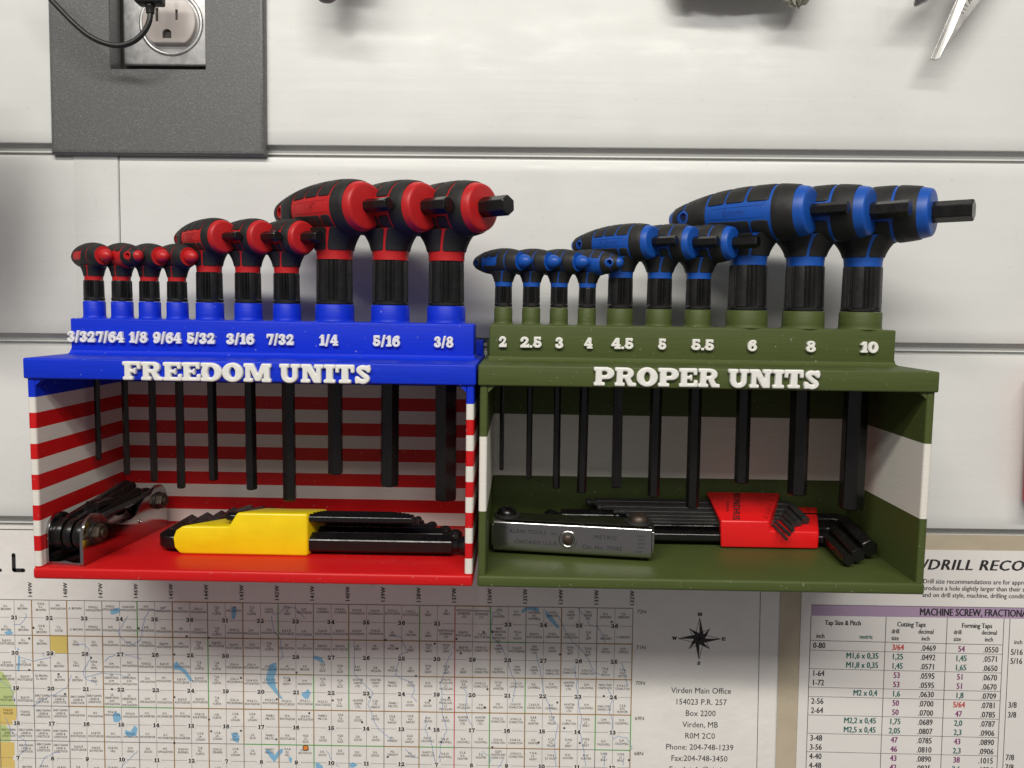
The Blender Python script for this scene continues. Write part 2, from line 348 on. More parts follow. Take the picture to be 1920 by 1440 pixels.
def slab_mesh(ch, cap, depth, sx=1.):
    """raised letter with soft edges, lying in x-z, face towards -y"""
    k = (ch, cap, depth, round(sx, 3))
    if k in _slm: return _slm[k]
    cu = bpy.data.curves.new('slab', 'CURVE'); cu.dimensions = '2D'; cu.fill_mode = 'BOTH'
    for lp in slab_contours(ch):
        sp = cu.splines.new('POLY'); sp.points.add(len(lp)-1); sp.use_cyclic_u = True
        for i, (x, y) in enumerate(lp): sp.points[i].co = (x*cap*sx*MM, y*cap*MM, 0, 1)
    if depth:
        b = min(.07*cap, depth*.45); cu.extrude = (depth/2)*MM; cu.bevel_depth = b*MM; cu.bevel_resolution = 2; cu.offset = -b*.8*MM
    else: cu.fill_mode = 'FRONT'
    o = bpy.data.objects.new('slab', cu); C.objects.link(o)
    dg = bpy.context.evaluated_depsgraph_get(); e = o.evaluated_get(dg); me = bpy.data.meshes.new_from_object(e)
    bpy.data.objects.remove(o); me.name = 'raised_letter'
    me.transform(Matrix.Rotation(R(90), 4, 'X'))
    me.materials.clear(); me.materials.append(M['letter_white'])
    me.polygons.foreach_set('use_smooth', [True]*len(me.polygons)); me.set_sharp_from_angle(angle=R(50))
    _slm[k] = me; return me
def slab_word(word, x0, x1, z, cap, y, depth, parent, gap=.03):
    ws = [SLAB[c][0] if c != ' ' else .42 for c in word]; tot = sum(ws)+gap*(len(word)-1); k = (x1-x0)/(tot*cap); x = x0
    for c, w_ in zip(word, ws):
        if c != ' ':
            o = bpy.data.objects.new('raised_letter' if c.isalpha() else 'raised_number', slab_mesh(c, cap, depth, k)); C.objects.link(o); o.parent = parent
            o.location = (x*MM, y*MM, (z+random.uniform(-.04, .04))*MM); o.rotation_euler = (0, R(random.uniform(-.7, .7)), 0)
        x += (w_+gap)*cap*k

# ------------------------------------------------------------------ the slatted wall
wall = thing('slat_wall', 'white plastic slatted wall panelling with horizontal grooves behind both racks', 'wall')
def slat(name, x0, x1, z0, z1):
    T = 5.; r = 1.0
    prof = [(T+1, z0+2.2), (-.0+1.6, z0+2.2), (1.6, z0), (.9, z0-.0), (.25, z0+.15), (0, z0+.6)]
    prof += [(0, z0+(z1-z0)*i/12) for i in range(1, 12)]
    prof += [(0, z1-.9), (.25, z1-.25), (.9, z1), (1.6, z1), (1.6, z1-2.4), (T+1, z1-2.4)]
    b = MB(); n = 24; rings = [[(x0+(x1-x0)*i/n, p[0], p[1]) for p in prof] for i in range(n+1)]
    b.rings(rings, closed=True, cap0=True, cap1=True); return obj(name, b, M['pvc'], wall, smooth=35)
ZB = [97.6, -3.4, -103.4]                                  # lower edge of each slat
outlet_slat = slat('slat_panel', -520, 520, ZB[0], 191.5)
slat('slat_panel', -214.6, 520, ZB[1], 91.3)
slat('slat_panel', -520, -215.2, ZB[1], 91.3)
slat('slat_panel', -520, 520, ZB[2], -9.8)
slat('slat_panel', -520, 520, -400, -109.8)
b = MB(); b.prism([(-239, 0.3), (-239, -.22), (-238.6, -.35), (-215.5, -.42), (-215.4, .3)], ZB[1]+1, 92.1, 'z'); obj('joint_strip', b, M['pvc'], wall, smooth=30)
b = MB(); b.box(-520, 520, 5.2, 9, -400, 300); obj('groove_back', b, M['pvc'], wall)
b = MB()
for z in ZB[1:]+[ZB[0]]: b.box(-520, 520, 3.4, 5.1, z-4.3, z-3.6)
obj('groove_rib', b, M['pvc'], wall)

# ------------------------------------------------------------------ racks
TX, TY = R(1.6), .004
def ucut(x0, x1, y0, y1, t, rr=1.1, ri=1.6):
    """plan of left wall, back wall and right wall, outer edges rounded"""
    P = []
    def q(cx, cy, r, a0, a1, n=4):
        for i in range(n+1): a = R(a0+(a1-a0)*i/n); P.append((cx+r*math.cos(a), cy+r*math.sin(a)))
    q(x0+rr, y0+rr, rr, 270, 180); P.append((x0, y1)); P.append((x1, y1)); q(x1-rr, y0+rr, rr, 0, -90)
    q(x1-t+rr, y0+rr, rr, 270, 180); q(x1-t-ri, y1-t-ri, ri, 0, 90); q(x0+t+ri, y1-t-ri, ri, 90, 180); q(x0+t-rr, y0+rr, rr, 0, -90)
    return P
def uband(name, parent, m, x0, x1, z0, z1):
    P = ucut(x0, x1, -84.3, 0, 3.5); n = len(P); b = MB()
    # triangulate the U by quads: outer points against inner ones is awkward, so build three slabs' worth of ring faces with an ngon cap
    me = bpy.data.meshes.new(name); bm = bmesh.new()
    vs = [bm.verts.new((p[0]*MM, p[1]*MM, z0*MM)) for p in P]; f = bm.faces.new(vs)
    r = bmesh.ops.extrude_face_region(bm, geom=[f]); bmesh.ops.translate(bm, vec=(0, 0, (z1-z0)*MM), verts=[e for e in r['geom'] if isinstance(e, bmesh.types.BMVert)])
    bmesh.ops.recalc_face_normals(bm, faces=bm.faces); bmesh.ops.triangulate(bm, faces=[f for f in bm.faces if len(f.verts) > 4])
    bm.to_mesh(me); bm.free(); me.materials.append(m)
    me.polygons.foreach_set('use_smooth', [True]*len(me.polygons)); me.set_sharp_from_angle(angle=R(38))
    return obj(name, me, None, parent)
def rack(x0, x1, main, bands, base_m, label, pegs, nums, title, riser, tx0, tx1):
    T = thing('tool_rack', label, 'tool rack', (0, -.5, -105), (TX, TY, 0), 'printed hex key racks side by side on the wall')
    b = MB(); b.box(x0, x1, -85, 0, -5.2, 0); obj('floor_panel', b, base_m, T, smooth=35, bevel=1.2)
    for z0, z1, m in bands: uband('wall_band', T, m, x0+.2, x1-.2, z0, z1)
    # ledge with its small corner gussets
    b = MB(); b.box(x0-.6, x1+.6, -85.6, 0, 84.2, 93.2); obj('ledge', b, main, T, smooth=35, bevel=.8)
    for xa, xb in ((x0+3.7, x0+7), (x1-3.7, x1-7)): b = MB(); b.prism([(xa, 84.2), (xb, 84.2), (xa, 81)], -84, -81, 'y'); obj('corner_gusset', b, main, T)
    b = MB(); b.box(x0, x1, -7, -.3, 93.1, 101); obj('back_lip', b, main, T, bevel=.5, smooth=35)
    ra, rb = riser
    b = MB(); b.box(ra, rb, -54, -33.5, 93.1, 110); obj('riser', b, main, T, smooth=35, bevel=.7)
    b = MB(); b.prism([(-54.1-2.2, 93.15), (-53.8, 93.15), (-53.8, 95.4), (-54.5, 94.3), (-55.2, 93.6)], ra-.3, rb+.3, 'x'); obj('riser_fillet', b, main, T, smooth=60)
    b = MB(); b.prism([(ra-2.0, 93.15), (ra+.2, 93.15), (ra+.2, 96), (ra-.35, 94.3)], -54, -34, 'y'); obj('riser_flare', b, main, T, smooth=60); b = MB(); b.prism([(rb+2.2, 93.15), (rb-.2, 93.15), (rb-.2, 96.2), (rb+.4, 94.4)], -54, -34, 'y'); obj('riser_flare', b, main, T, smooth=60)
    for x, r in pegs:
        b = MB(); b.rev([(r+.9, 109.9), (r+.35, 110.25), (r+.08, 110.9), (r, 111.8), (r, 117.7), (r-.35, 118.2), (r*.55, 118.2), (r*.55, 112)], (x, -44, 0), n=48, cap0=False, cap1=False); obj('peg', b, main, T, smooth=35)
    for s, a, c in nums: slab_word(s, a, c, 98.9 if title[0] == 'F' else 99.4, 5.1, -54.6, 1.7, T, gap=.02)
    zt = 83.7+.7 if title[0] == 'F' else 85.1
    slab_word(title, tx0, tx1, zt, 7.9, -86.2, 1.6, T, gap=.035)
    return T
BX = (-215.6, -20.3); GX = (-18.3, 178.2)
stripes = []
z = 76.0
for i in range(11): stripes.append((z-6.86, z, M['white_print'] if i % 2 == 0 else M['red_print'])); z -= 6.86
stripes.append((0, z, M['red_print'])); stripes.append((76, 84.2, M['blue_print']))
blue_x = [-205.4, -192.0, -178.7, -165.4, -149.8, -131.3, -112.8, -89.9, -63.3, -36.5]
green_x = [-9.3, 4.0, 17.2, 30.5, 46.2, 64.7, 83.2, 106.4, 133.3, 160.3]
RB = [5.0]*4+[6.5]*3+[9.15]*3; RG = [4.35]*4+[6.2]*3+[9.65]*3
SZB = ['3/32', '7/64', '1/8', '9/64', '5/32', '3/16', '7/32', '1/4', '5/16', '3/8']
SZG = ['2', '2.5', '3', '4', '4.5', '5', '5.5', '6', '8', '10']
NB = [(-212.8, -199.9), (-199.3, -186.3), (-183.8, -175.2), (-172.5, -159.4), (-156.7, -143.7), (-138.2, -125.1), (-119.4, -106.7), (-94.7, -85.9), (-69.7, -57.0), (-41.1, -32.1)]
NG = [(-11.0, -7.3), (-1.1, 9.1), (15.3, 19.2), (28.7, 32.7), (41.3, 51.7), (63.0, 66.9), (78.4, 89.0), (104.5, 108.8), (131.6, 136.0), (156.7, 164.8)]
blue_rack = rack(*BX, M['blue_print'], stripes, M['red_print'], 'blue rack with red and white striped compartment lettered FREEDOM UNITS', list(zip(blue_x, RB)), [(s, *p) for s, p in zip(SZB, NB)], 'FREEDOM UNITS', (-212.0, -22.6), -172.0, -65.0)
green_rack = rack(*GX, M['green_print'], [(0, 28.7, M['green_print']), (28.7, 61.8, M['white_print']), (61.8, 84.2, M['green_print'])], M['green_print'], 'olive green rack with one broad white band lettered PROPER UNITS', list(zip(green_x, RG)), [(s, *p) for s, p in zip(SZG, NG)], 'PROPER UNITS', (-15.4, 173.2), 30.8, 127.2)
RF = blue_rack.rotation_euler.to_matrix().to_4x4(); RF.translation = Vector((0, -.5*MM, -105*MM))
def place(o, x, y, z, rot=(0, 0, 0)):
    """put a free-standing thing at a point given in the racks' tilted frame (so that it rests on their floors and pegs)"""
    m = RF @ Matrix.Translation((x*MM, y*MM, z*MM)) @ Matrix.Rotation(rot[2], 4, 'Z') @ Matrix.Rotation(rot[0], 4, 'X') @ Matrix.Rotation(rot[1], 4, 'Y')
    o.matrix_world = m; o.location = m.translation; o.rotation_euler = m.to_euler(); return o

# ------------------------------------------------------------------ T-handle hex keys
def interp(prof, t):
    ts = [p[0] for p in prof]; rs = [p[1] for p in prof]; return float(np.interp(t, ts, rs))
def smooth_prof(pts, n=90):
    """Catmull-Rom through (t,r) points"""
    out = []; P = [pts[0]]+pts+[pts[-1]]
    for i in range(1, len(P)-2):
        for k in range(8):
            u = k/8.; p0, p1, p2, p3 = P[i-1], P[i], P[i+1], P[i+2]
            out.append(tuple(.5*((2*p1[c])+(-p0[c]+p2[c])*u+(2*p0[c]-5*p1[c]+4*p2[c]-p3[c])*u*u+(-p0[c]+3*p1[c]-3*p2[c]+p3[c])*u**3) for c in (0, 1)))
    out.append(pts[-1]); return out
L_P = [(-38.5, 1.6), (-37.6, 3.5), (-34, 5.6), (-26, 8.5), (-16, 11.0), (-6, 12.4), (4, 12.9), (11, 12.7), (17, 11.6), (19.3, 10.9)]
S_P = [(-17, .8), (-16.3, 1.9), (-14, 3.3), (-9.5, 5.0), (-3.5, 6.05), (1.5, 6.15), (6.5, 5.45), (10.3, 4.3)]
SPEC = {
 'L': dict(zc=163.4-118.6, prof=L_P, st=1, sr=.99, end='disc', tip=20.5, zr=139.6-118.6, rn=8.5, win=(-15.5, 9.6), tops=[(-15.3, -7.2), (-6.4, 1.6), (2.4, 9.6)], band=(10.5, 16.9), tail=[(-35.2, -29.2), (-28.2, -16.4)], hole=(-28.7, 2.3), hexout=15.5, fl=8.2, fy=2.6, g=.45),
 'M': dict(zc=149.2-118.6, prof=L_P, st=.625, sr=.675, end='disc', tip=20.5, zr=132.9-118.6, rn=5.75, win=(-15.5, 9.6), tops=[(-15.3, -7.2), (-6.4, 1.6), (2.4, 9.6)], band=(10.5, 16.9), tail=[(-35.2, -29.2), (-28.2, -16.4)], hole=(-28.7, 2.3), hexout=11.5, fl=5.4, fy=1.9, g=.36),
 'S': dict(zc=139.8-118.6, prof=S_P, st=1, sr=1, end='dome', tip=16, zr=128.2-118.6, rn=4.1, win=(-8.2, .3), tops=[(-8.2, -4.6), (-4.1, .3)], band=(.8, 4.6), tail=[(-15.4, -12.9), (-12.5, -8.8)], hole=(-12.6, 1.25), hexout=0, fl=3.4, fy=1.3, g=.26),
}
PF = {'Lblue': (1.08, 1.46), 'Mblue': (1.15, 1.38), 'Lred': (1.14, 1.14), 'Mred': (1.12, 1.10), 'Sblue': (1.14, 1.06), 'Sred': (1.10, 1.06)}   # length of tail and nose
def surf_body(sp):
    pr = smooth_prof(sp['prof'])
    def S(t, ph, off=0.):
        r = interp(pr, t)*sp['sr']+off; a = R(ph)
        return (t*sp['st']*sp['pf'][t > 0], -r*math.sin(a), sp['zc']+r*math.cos(a))
    return S, pr
def surf_neck(sp):
    H = sp['zc']-sp['zr']-.74*13*sp['sr'] if sp['end'] == 'disc' else sp['zc']-sp['zr']-.74*6.1
    def S(ang, h, off=0.):
        u = h/H; a = R(ang); rx = sp['rn']+sp['fl']*max(0, u)**2.4+off; ry = sp['rn']+sp['fy']*max(0, u)**2+off
        return (rx*math.sin(a), -ry*math.cos(a), sp['zr']+h)
    return S, H
def patch(mb, S, u0, u1, v0, v1, rnd, off, su, sv, nu=10, nv=10, sink=.15):
    """raised pad on the surface S(u, v, off): rounded rectangle; su, sv are mm per unit of u and v"""
    wu, wv = (u1-u0)*su, (v1-v0)*sv; rnd = min(rnd, wu*.49, wv*.49)
    ds = sorted(set([0, rnd*.12, rnd*.35, rnd*.65, rnd]+[rnd+(wv-2*rnd)*k/nv for k in range(nv+1)]+[wv-rnd*c for c in (1, .65, .35, .12, 0)]))
    rows = []; e = .35
    for lvl in range(2):
        rows.append([])
    grid = []
    for d in ds:
        q = min(d, wv-d); sh = rnd-math.sqrt(max(0, rnd*rnd-(rnd-q)**2)) if q < rnd else 0
        a, b_ = u0+sh/su, u1-sh/su; grid.append([(a+(b_-a)*k/nu, v0+d/sv) for k in range(nu+1)])
    nr = len(grid); nc = nu+1
    cu, cv = (u0+u1)/2, (v0+v1)/2
    def inset(u, v, k):   # shrink towards the centre by about k mm for the soft edge
        du, dv = cu-u, cv-v; lu = abs(du)*su; lv = abs(dv)*sv
        return (u+(np.sign(du)*min(k/su, abs(du)) if lu > 0 else 0), v+(np.sign(dv)*min(k/sv, abs(dv)) if lv > 0 else 0))
    V = [S(u, v, off) for r_ in grid for (u, v) in r_]
    F = [(i*nc+j, i*nc+j+1, (i+1)*nc+j+1, (i+1)*nc+j) for i in range(nr-1) for j in range(nc-1)]
    # replace the border height by a lower one (soft edge) then drop a skirt
    edge = [(0, j) for j in range(nc)]+[(i, nc-1) for i in range(1, nr)]+[(nr-1, j) for j in range(nc-2, -1, -1)]+[(i, 0) for i in range(nr-2, 0, -1)]
    for i, j in edge: u, v = grid[i][j]; V[i*nc+j] = S(u, v, off*.62)
    # ring just inside lies at full height already; skirt below
    o = len(V); V += [S(*grid[i][j], -sink) for i, j in edge]; m = len(edge)
    F += [(edge[k][0]*nc+edge[k][1], edge[(k+1) % m][0]*nc+edge[(k+1) % m][1], o+(k+1) % m, o+k) for k in range(m)]
    mb.add(V, F)
def band(mb, S, t0, t1, off, st, n=48):
    ts = [t0, t0, t0+.35/st, (t0*2+t1)/3, (t0+t1*2)/3, t1-.35/st, t1, t1]; of = [-.15, off*.6, off, off, off, off, off*.6, -.15]
    rg = [[S(t, 360*j/n, o_) for j in range(n)] for t, o_ in zip(ts, of)]; k = len(rg)
    mb.add([p for r_ in rg for p in r_], [(i*n+j, i*n+(j+1) % n, ((i+1) % k)*n+(j+1) % n, ((i+1) % k)*n+j) for i in range(k) for j in range(n)])
def cut(me, cutter):
    """boolean difference of a mesh with a cutter builder"""
    a = bpy.data.objects.new('a', me); C.objects.link(a); cm = mesh_of('c', cutter, me.materials[0] if me.materials else None); c = bpy.data.objects.new('c', cm); C.objects.link(c)
    md = a.modifiers.new('b', 'BOOLEAN'); md.object = c; md.operation = 'DIFFERENCE'; md.solver = 'EXACT'
    dg = bpy.context.evaluated_depsgraph_get(); out = bpy.data.meshes.new_from_object(a.evaluated_get(dg))
    bpy.data.objects.remove(a); bpy.data.objects.remove(c); out.name = me.name
    out.set_sharp_from_angle(angle=R(40)); return out
def cyl_y(x, z, r, n=24):
    b = MB(); b.rev([(r, -30), (r, 30)], (x, 0, z), 'y', n); return b
_parts = {}
def head_parts(kind, colour):
    k = (kind, colour)
    if k in _parts: return _parts[k]
    sp = dict(SPEC[kind], pf=PF[kind+colour]); S, pr = surf_body(sp); SN, H = surf_neck(sp); cm = M[colour+'_grip']; st, g = sp['st'], sp['g']; P = []
    # coloured core: body of revolution plus neck
    b = MB(); n = 56
    rings = [[S(t, 360*j/n) for j in range(n)] for t, r in pr]
    t_e = pr[-1][0]; rr = interp(pr, t_e)*sp['sr']
    if sp['end'] == 'disc':
        for dt, dr in ((.6, .25), (1.0, .8), (1.2, 1.7)): rings.append([(t_e*st*sp['pf'][1]+dt*sp['sr'], -(rr-dr*sp['sr'])*math.sin(R(360*j/n)), sp['zc']+(rr-dr*sp['sr'])*math.cos(R(360*j/n))) for j in range(n)])
    b.rings(rings, True, True, True); core = mesh_of('handle_core', b, cm, 40)
    hx, hr = sp['hole'][0]*st*sp['pf'][0], sp['hole'][1]*(sp['sr'] if sp['end'] == 'disc' else 1)
    core = cut(core, cyl_y(hx, sp['zc'], hr)); P.append(('handle_core', core))
    b = MB(); rings = [[SN(360*j/n, H*i/10.) for j in range(n)] for i in range(11)]
    b.rings(rings, True, True, True); P.append(('neck', mesh_of('neck', b, cm, 40)))
    if sp['end'] == 'dome':
        b = MB(); r0 = 3.05
        b.rev([(r0*.9, 9.9), (r0, 10.3), (r0*1.02, 11.5), (r0*.98, 12.8), (r0*.86, 14.0), (r0*.62, 15.1), (r0*.32, 15.8), (.05, 16)], (.8, 0, sp['zc']), 'x', 32); P.append(('end_cap', mesh_of('end_cap', b, cm, 60)))
    ring = cyl_y(hx, sp['zc'], hr*1.62)
    sr = sp['sr']*12*math.pi/180 if sp['end'] == 'disc' else 5.6*math.pi/180
    for t0, t1 in sp['tops']:
        b = MB(); patch(b, S, t0, t1, -70, 70, 1.1*g/.45, g, st, sr, 8, 22); P.append(('grip_pad', mesh_of('grip_pad', b, M['rubber'], 50)))
    for bd in [sp['band']]+([(5.1, 10.1)] if sp['end'] == 'dome' else []):
        b = MB(); band(b, S, *bd, g, st); P.append(('grip_band', mesh_of('grip_band', b, M['rubber'], 50)))
    for i, (t0, t1) in enumerate(sp['tail']):
        b = MB(); band(b, S, t0, t1, g, st); P.append(('tail_band', cut(mesh_of('tail_band', b, M['rubber'], 50), ring)))
    w0, w1 = sp['win']
    tm = .42*sp['rn']/st
    for ta, tb in ((w0+.5/st, tm-.35/st), (tm+.35/st, w1-.2/st)):
        b = MB(); patch(b, S, ta, tb, 109, 180, 1.2*g/.45, g, st, sr, 12, 14); P.append(('belly_pad', mesh_of('belly_pad', b, M['rubber'], 50)))
        b = MB(); patch(b, S, -tb if sp['end'] == 'dome' else ta, -ta if sp['end'] == 'dome' else tb, 181, 251, 1.2*g/.45, g, st, sr, 12, 14); P.append(('belly_pad', mesh_of('belly_pad', b, M['rubber'], 50)))
    # size window: shallow frame on both flanks
    for ph in (90, -90):
        b = MB(); hh = 13 if sp['end'] == 'disc' else 15
        a0, a1, c0, c1 = w0+1.2/st, w1-1.2/st, ph-hh, ph+hh; e = .35
        for (ua, ub, va, vb) in ((a0, a1, c0, c0+2.2), (a0, a1, c1-2.2, c1), (a0, a0+e/st, c0+2.2, c1-2.2), (a1-e/st, a1, c0+2.2, c1-2.2)):
            patch(b, S, ua, ub, va, vb, .1, .16*g/.45, st, sr, 6, 4, .05)
        P.append(('size_frame', mesh_of('size_frame', b, cm, 50)))
    # rubber pads on the neck, a coloured line left between them
    h0 = H*.30
    for c0 in (27, 207):
        for a0, a1 in ((3.5, 66), (-96, -3.5)):
            b = MB(); patch(b, SN, c0+a0, c0+a1, h0, H*1.0, .9*g/.45, g, sp['rn']*math.pi/180, 1, 10, 8); P.append(('neck_pad', mesh_of('neck_pad', b, M['rubber'], 50)))
    for c0 in (102, 282):
        b = MB(); patch(b, SN, c0-7, c0+7, h0, H*.98, .9*g/.45, g*.98, sp['rn']*math.pi/180, 1, 6, 8); P.append(('neck_pad', mesh_of('neck_pad', b, M['rubber'], 50)))
    _parts[k] = P; return P
def sleeve_mesh(r, h):
    b = MB(); n = 300; rings = []
    def rad(a):
        s = (a*5/(2*math.pi)+.35) % 1.0; return r-.6*min(1, r/6)*(.5-.5*math.cos(2*math.pi*((s-.4)/.55*6)))**.7 if .4 < s < .95 else r-.1
    for z, k, rib in ((0, .94, 0), (.25, 1.0, 0), (1.3, 1.0, 0), (1.6, .95, 0), (1.9, .985, 1), (h*.5, .975, 1), (h-1.0, .965, 1), (h-.3, .955, 1), (h, .90, 0)):
        rings.append([((rad(2*math.pi*j/n) if rib else r)*k*math.cos(2*math.pi*j/n), (rad(2*math.pi*j/n) if rib else r)*k*math.sin(2*math.pi*j/n), z) for j in range(n)])
    b.rings(rings); return mesh_of('ribbed_sleeve', b, M['sleeve'], 25)
def hexpoly(af, rot=0): r = af/math.sqrt(3)*.995; return [(r*math.cos(R(60*i+rot+e)), r*math.sin(R(60*i+rot+e))) for i in range(6) for e in (-3.5, 3.5)]
def hexbar(mb, af, h0, h1, c=(0, 0), ax='z', rot=0, ch=.35):
    """hexagonal bar with chamfered ends"""
    pts = hexpoly(af, rot); rings = []
    for h, k in ((h0, 1-ch*1.2/af*1.2), (h0+ch*(1 if h1 > h0 else -1), 1), (h1-ch*(1 if h1 > h0 else -1), 1), (h1, 1-ch*1.2/af*1.2)):
        rings.append([{'z': (p[0]*k+c[0], p[1]*k+c[1], h), 'x': (h, p[0]*k+c[0], p[1]*k+c[1])}[ax] for p in pts])
    mb.rings(rings)
def t_key(kind, colour, af, x, zend, rs, theta, size, label, rev=False, shaftlean=0., tilt=(0, 0)):
    T = thing('t_handle_hex_key', label, 'hex key', group='T-handle hex keys standing in the pegs')
    place(T, x, -44, 118.3, (tilt[0], tilt[1], -R(theta)+(math.pi if rev else 0)))
    for nm, me in head_parts(kind, colour): obj(nm, me, None, T)
    sp = dict(SPEC[kind], pf=PF[kind+colour])
    obj('ribbed_sleeve', sleeve_mesh(rs, sp['zr']+.15), None, T)
    b = MB(); hexbar(b, af, 4, zend-118.6, rot=random.choice((20, 27, 34, 8)), ch=.5)
    s_ = obj('shaft', b, M['black_steel'], T); s_.rotation_euler = (0, R(shaftlean), 0)
    if sp['hexout']:
        b = MB(); x0 = 18*sp['st']; hexbar(b, af*(.83 if kind == 'L' else .92), x0, 20.5*sp['st']*sp['pf'][1]+sp['hexout']*(.92 if colour == 'red' else 1), (0, sp['zc']), 'x', rot=30+random.uniform(-6, 6), ch=.5); obj('hex_stub', b, M['black_steel'], T)
    if size and sp['end'] == 'disc':
        S, pr = surf_body(sp); k = sp['st']; v, f = text2d(size, 3.6*sp['sr'], (sp['win'][0]+sp['win'][1])/2*k, 0, 'c', sp=.02)
        b = MB(); rr = 12.4*sp['sr']
        b.add([S(a/(k*sp['pf'][a > 0]), 90-math.degrees((z_-1.8*sp['sr'])/rr), .13) for a, z_ in v], f); obj('size_mark', b, M[colour+'_text'], T, recalc=False)
    return T
AFB = [2.38, 2.78, 3.18, 3.57, 3.97, 4.76, 5.56, 6.35, 7.94, 9.53]; AFG = [2, 2.5, 3, 4, 4.5, 5, 5.5, 6, 8, 10]
ZB_ = [41.4, 34.3, 31.3, 28.1, 32.3, 28.1, 22.9, 36.5, 31.1, 24.7]; ZG_ = [39.7, 35.7, 31.2, 29.1, 32.2, 27.8, 23.1, 35.4, 30.1, 23.7]
thB = [38, 38, 38, 38, 38, 38, 38, 38, 38, 38]; thG = [40, 40, 39, 39, 39, 39, 39, 39, 39, 39]
RSB = [4.75]*4+[6.3]*3+[8.75, 8.7, 8.65]; RSG = [4.2]*4+[6.05]*3+[9.15]*3
LB = [f'{a} red-black T-handle hex key above the {n} mark' for a, n in (('short leftmost', '3/32'), ('short reversed', '7/64'), ('short', '1/8'), ('short', '9/64'), ('mid-size', '5/32'), ('mid-size', '3/16'), ('mid-size', '7/32'), ('big', '1/4'), ('big', '5/16'), ('big', '3/8'))]
LG = [f'{a} blue-black T-handle hex key above the {n} mark' for a, n in (('short', '2'), ('short', '2.5'), ('short', '3'), ('short reversed', '4'), ('mid-size', '4.5'), ('mid-size', '5'), ('mid-size', '5.5'), ('big', '6'), ('big', '8'), ('big rightmost', '10'))]
for i in range(10):
    k = 'S' if i < 4 else 'M' if i < 7 else 'L'
    sz = {'S': 'short', 'M': 'mid-size', 'L': 'big'}[k]
    t_key(k, 'red', AFB[i], blue_x[i], ZB_[i], RSB[i], thB[i]+random.uniform(-1, 1), SZB[i]+'"', LB[i], rev=(i == 1), shaftlean=0, tilt=(R(random.uniform(-.3, .3)), R(random.uniform(-.4, .2))))
    t_key(k, 'blue', AFG[i], green_x[i], ZG_[i], RSG[i], thG[i]+random.uniform(-1, 1), SZG[i]+'mm', LG[i], rev=(i == 3), tilt=(R(random.uniform(-.3, .3)), R(random.uniform(-.6, 0))))

# ------------------------------------------------------------------ loose sets on the rack floors
def lkey(mb, af, pts, bend, ball=False, rot=0., up=(0, 0, 1)):
    """hex bar through three points with a round bend at the middle one"""
    a, c, e = [Vector(p) for p in pts]; d1 = (a-c).normalized(); d2 = (e-c).normalized(); ang = d1.angle(d2)
    tl = bend; s1 = c+d1*tl; s2 = c+d2*tl; path = [a]
    for i in range(9):
        u = i/8.; path.append(s1*(1-u)**2+c*2*u*(1-u)+s2*u*u)
    path.append(e); radii = [af/math.sqrt(3)]*len(path)
    path.insert(0, a-d1*0+d1*0); radii.insert(0, af/math.sqrt(3)*.9); path[1] = a-d1*.5
    path.append(e); radii.append(af/math.sqrt(3)*.88); path[-2] = e-d2*.5
    mb.sweep(path, 1, 6, up, rot, True, radii=radii)
    if ball:
        ca = a; r = af/math.sqrt(3)
        ringp = []; rr = []
        for h, k in ((-.1, .62), (.35, .62), (.6, .85), (.95, 1.0), (1.3, .93), (1.6, .55)):
            ringp.append(ca+d1*h*af*.75); rr.append(r*k*.93)
        mb.sweep(ringp, 1, 12, up, rot, True, radii=rr)
# --- long ball-end keys in a yellow clip (blue rack)
Yk = thing('hex_key_set', 'long black ball-end hex keys in a yellow plastic clip on the red shelf', 'hex key set'); place(Yk, -133, -47.5, 0)
def YL(x, y, z): return (x+133, y+45, z)
ol = [(-159.8, 0), (-99.3, 0), (-99.3, 20.6), (-132.6, 20.6), (-136.6, 13.8), (-158.6, 13.8), (-161.8, 11.6), (-163.2, 8.0), (-162.6, 3.2)]
bk_ = [(-143, 0), (-95.2, 0), (-95.2, 17.0), (-127.0, 17.0), (-130.6, 13.0), (-139.0, 13.0), (-142.5, 11.2), (-144.2, 8.0), (-144.0, 3.2)]
b = MB(); b.rings([[(x+133, -59+45, z) for x, z in ol], [(x+133, -34.8+45, z) for x, z in bk_]]); obj('key_clip', b, M['yellow'], Yk, smooth=35, bevel=1.3)
b = MB(); v = text2d('3/32  1/8  5/32', 1.5, 0, 0, 'l', shear=-.6); b.add([(-158+133+a, -41+45+z_*1.2, 13.2-(-41+z_*1.2+56.5)*.0667+.03+.15) for a, z_ in v[0]], v[1]); obj('clip_print', b, M['ink'], Yk, recalc=False)
ykeys = [  # size, y, z, right end x, bend x, tip (x,y,z)
 (8.7, -53.2, 5.2, -31.5, -168.2, (-168.6, -21, 4.6)), (7.3, -44.2, 6.6, -36.5, -162, (-162.5, -16, 5.4)), (6.4, -36.6, 6.8, -41.5, -155.5, (-156.5, -12, 6.0)), (5.4, -29.5, 7.4, -48, -150, (-151, -9, 8.0)), (4.4, -24.0, 7.6, -54, -146, (-147, -8, 8.4)),
 (3.6, -55.6, 17.6, -50.5, -137.5, (-139.5, -18, 12.4)), (3.2, -51.0, 17.4, -54.0, -133.5, (-133.5, -15, 11.4)), (2.8, -47.0, 17.0, -56.0, -129, (-129, -12.5, 10.6)), (2.4, -43.4, 16.6, -58.0, -124, (-124.5, -10, 9.8)), (2.0, -40.2, 16.2, -60, -120, (-120, -9.5, 9.4)), (1.6, -37.4, 15.9, -62, -117, (-117, -9.5, 9.2))]
for af, y, z_, xr, xb, tip in ykeys:
    b = MB(); lkey(b, af, [YL(xr, y, z_), YL(xb, y, z_), YL(*tip)], af*.62, ball=True, rot=R(30)); obj('hex_key', b, M['black_steel'], Yk, smooth=25)
def stamp(mb, s, cap, x, y, z_, **k):
    t = text2d(s, cap, x, z_, 'l', **k); put(mb, t, y)
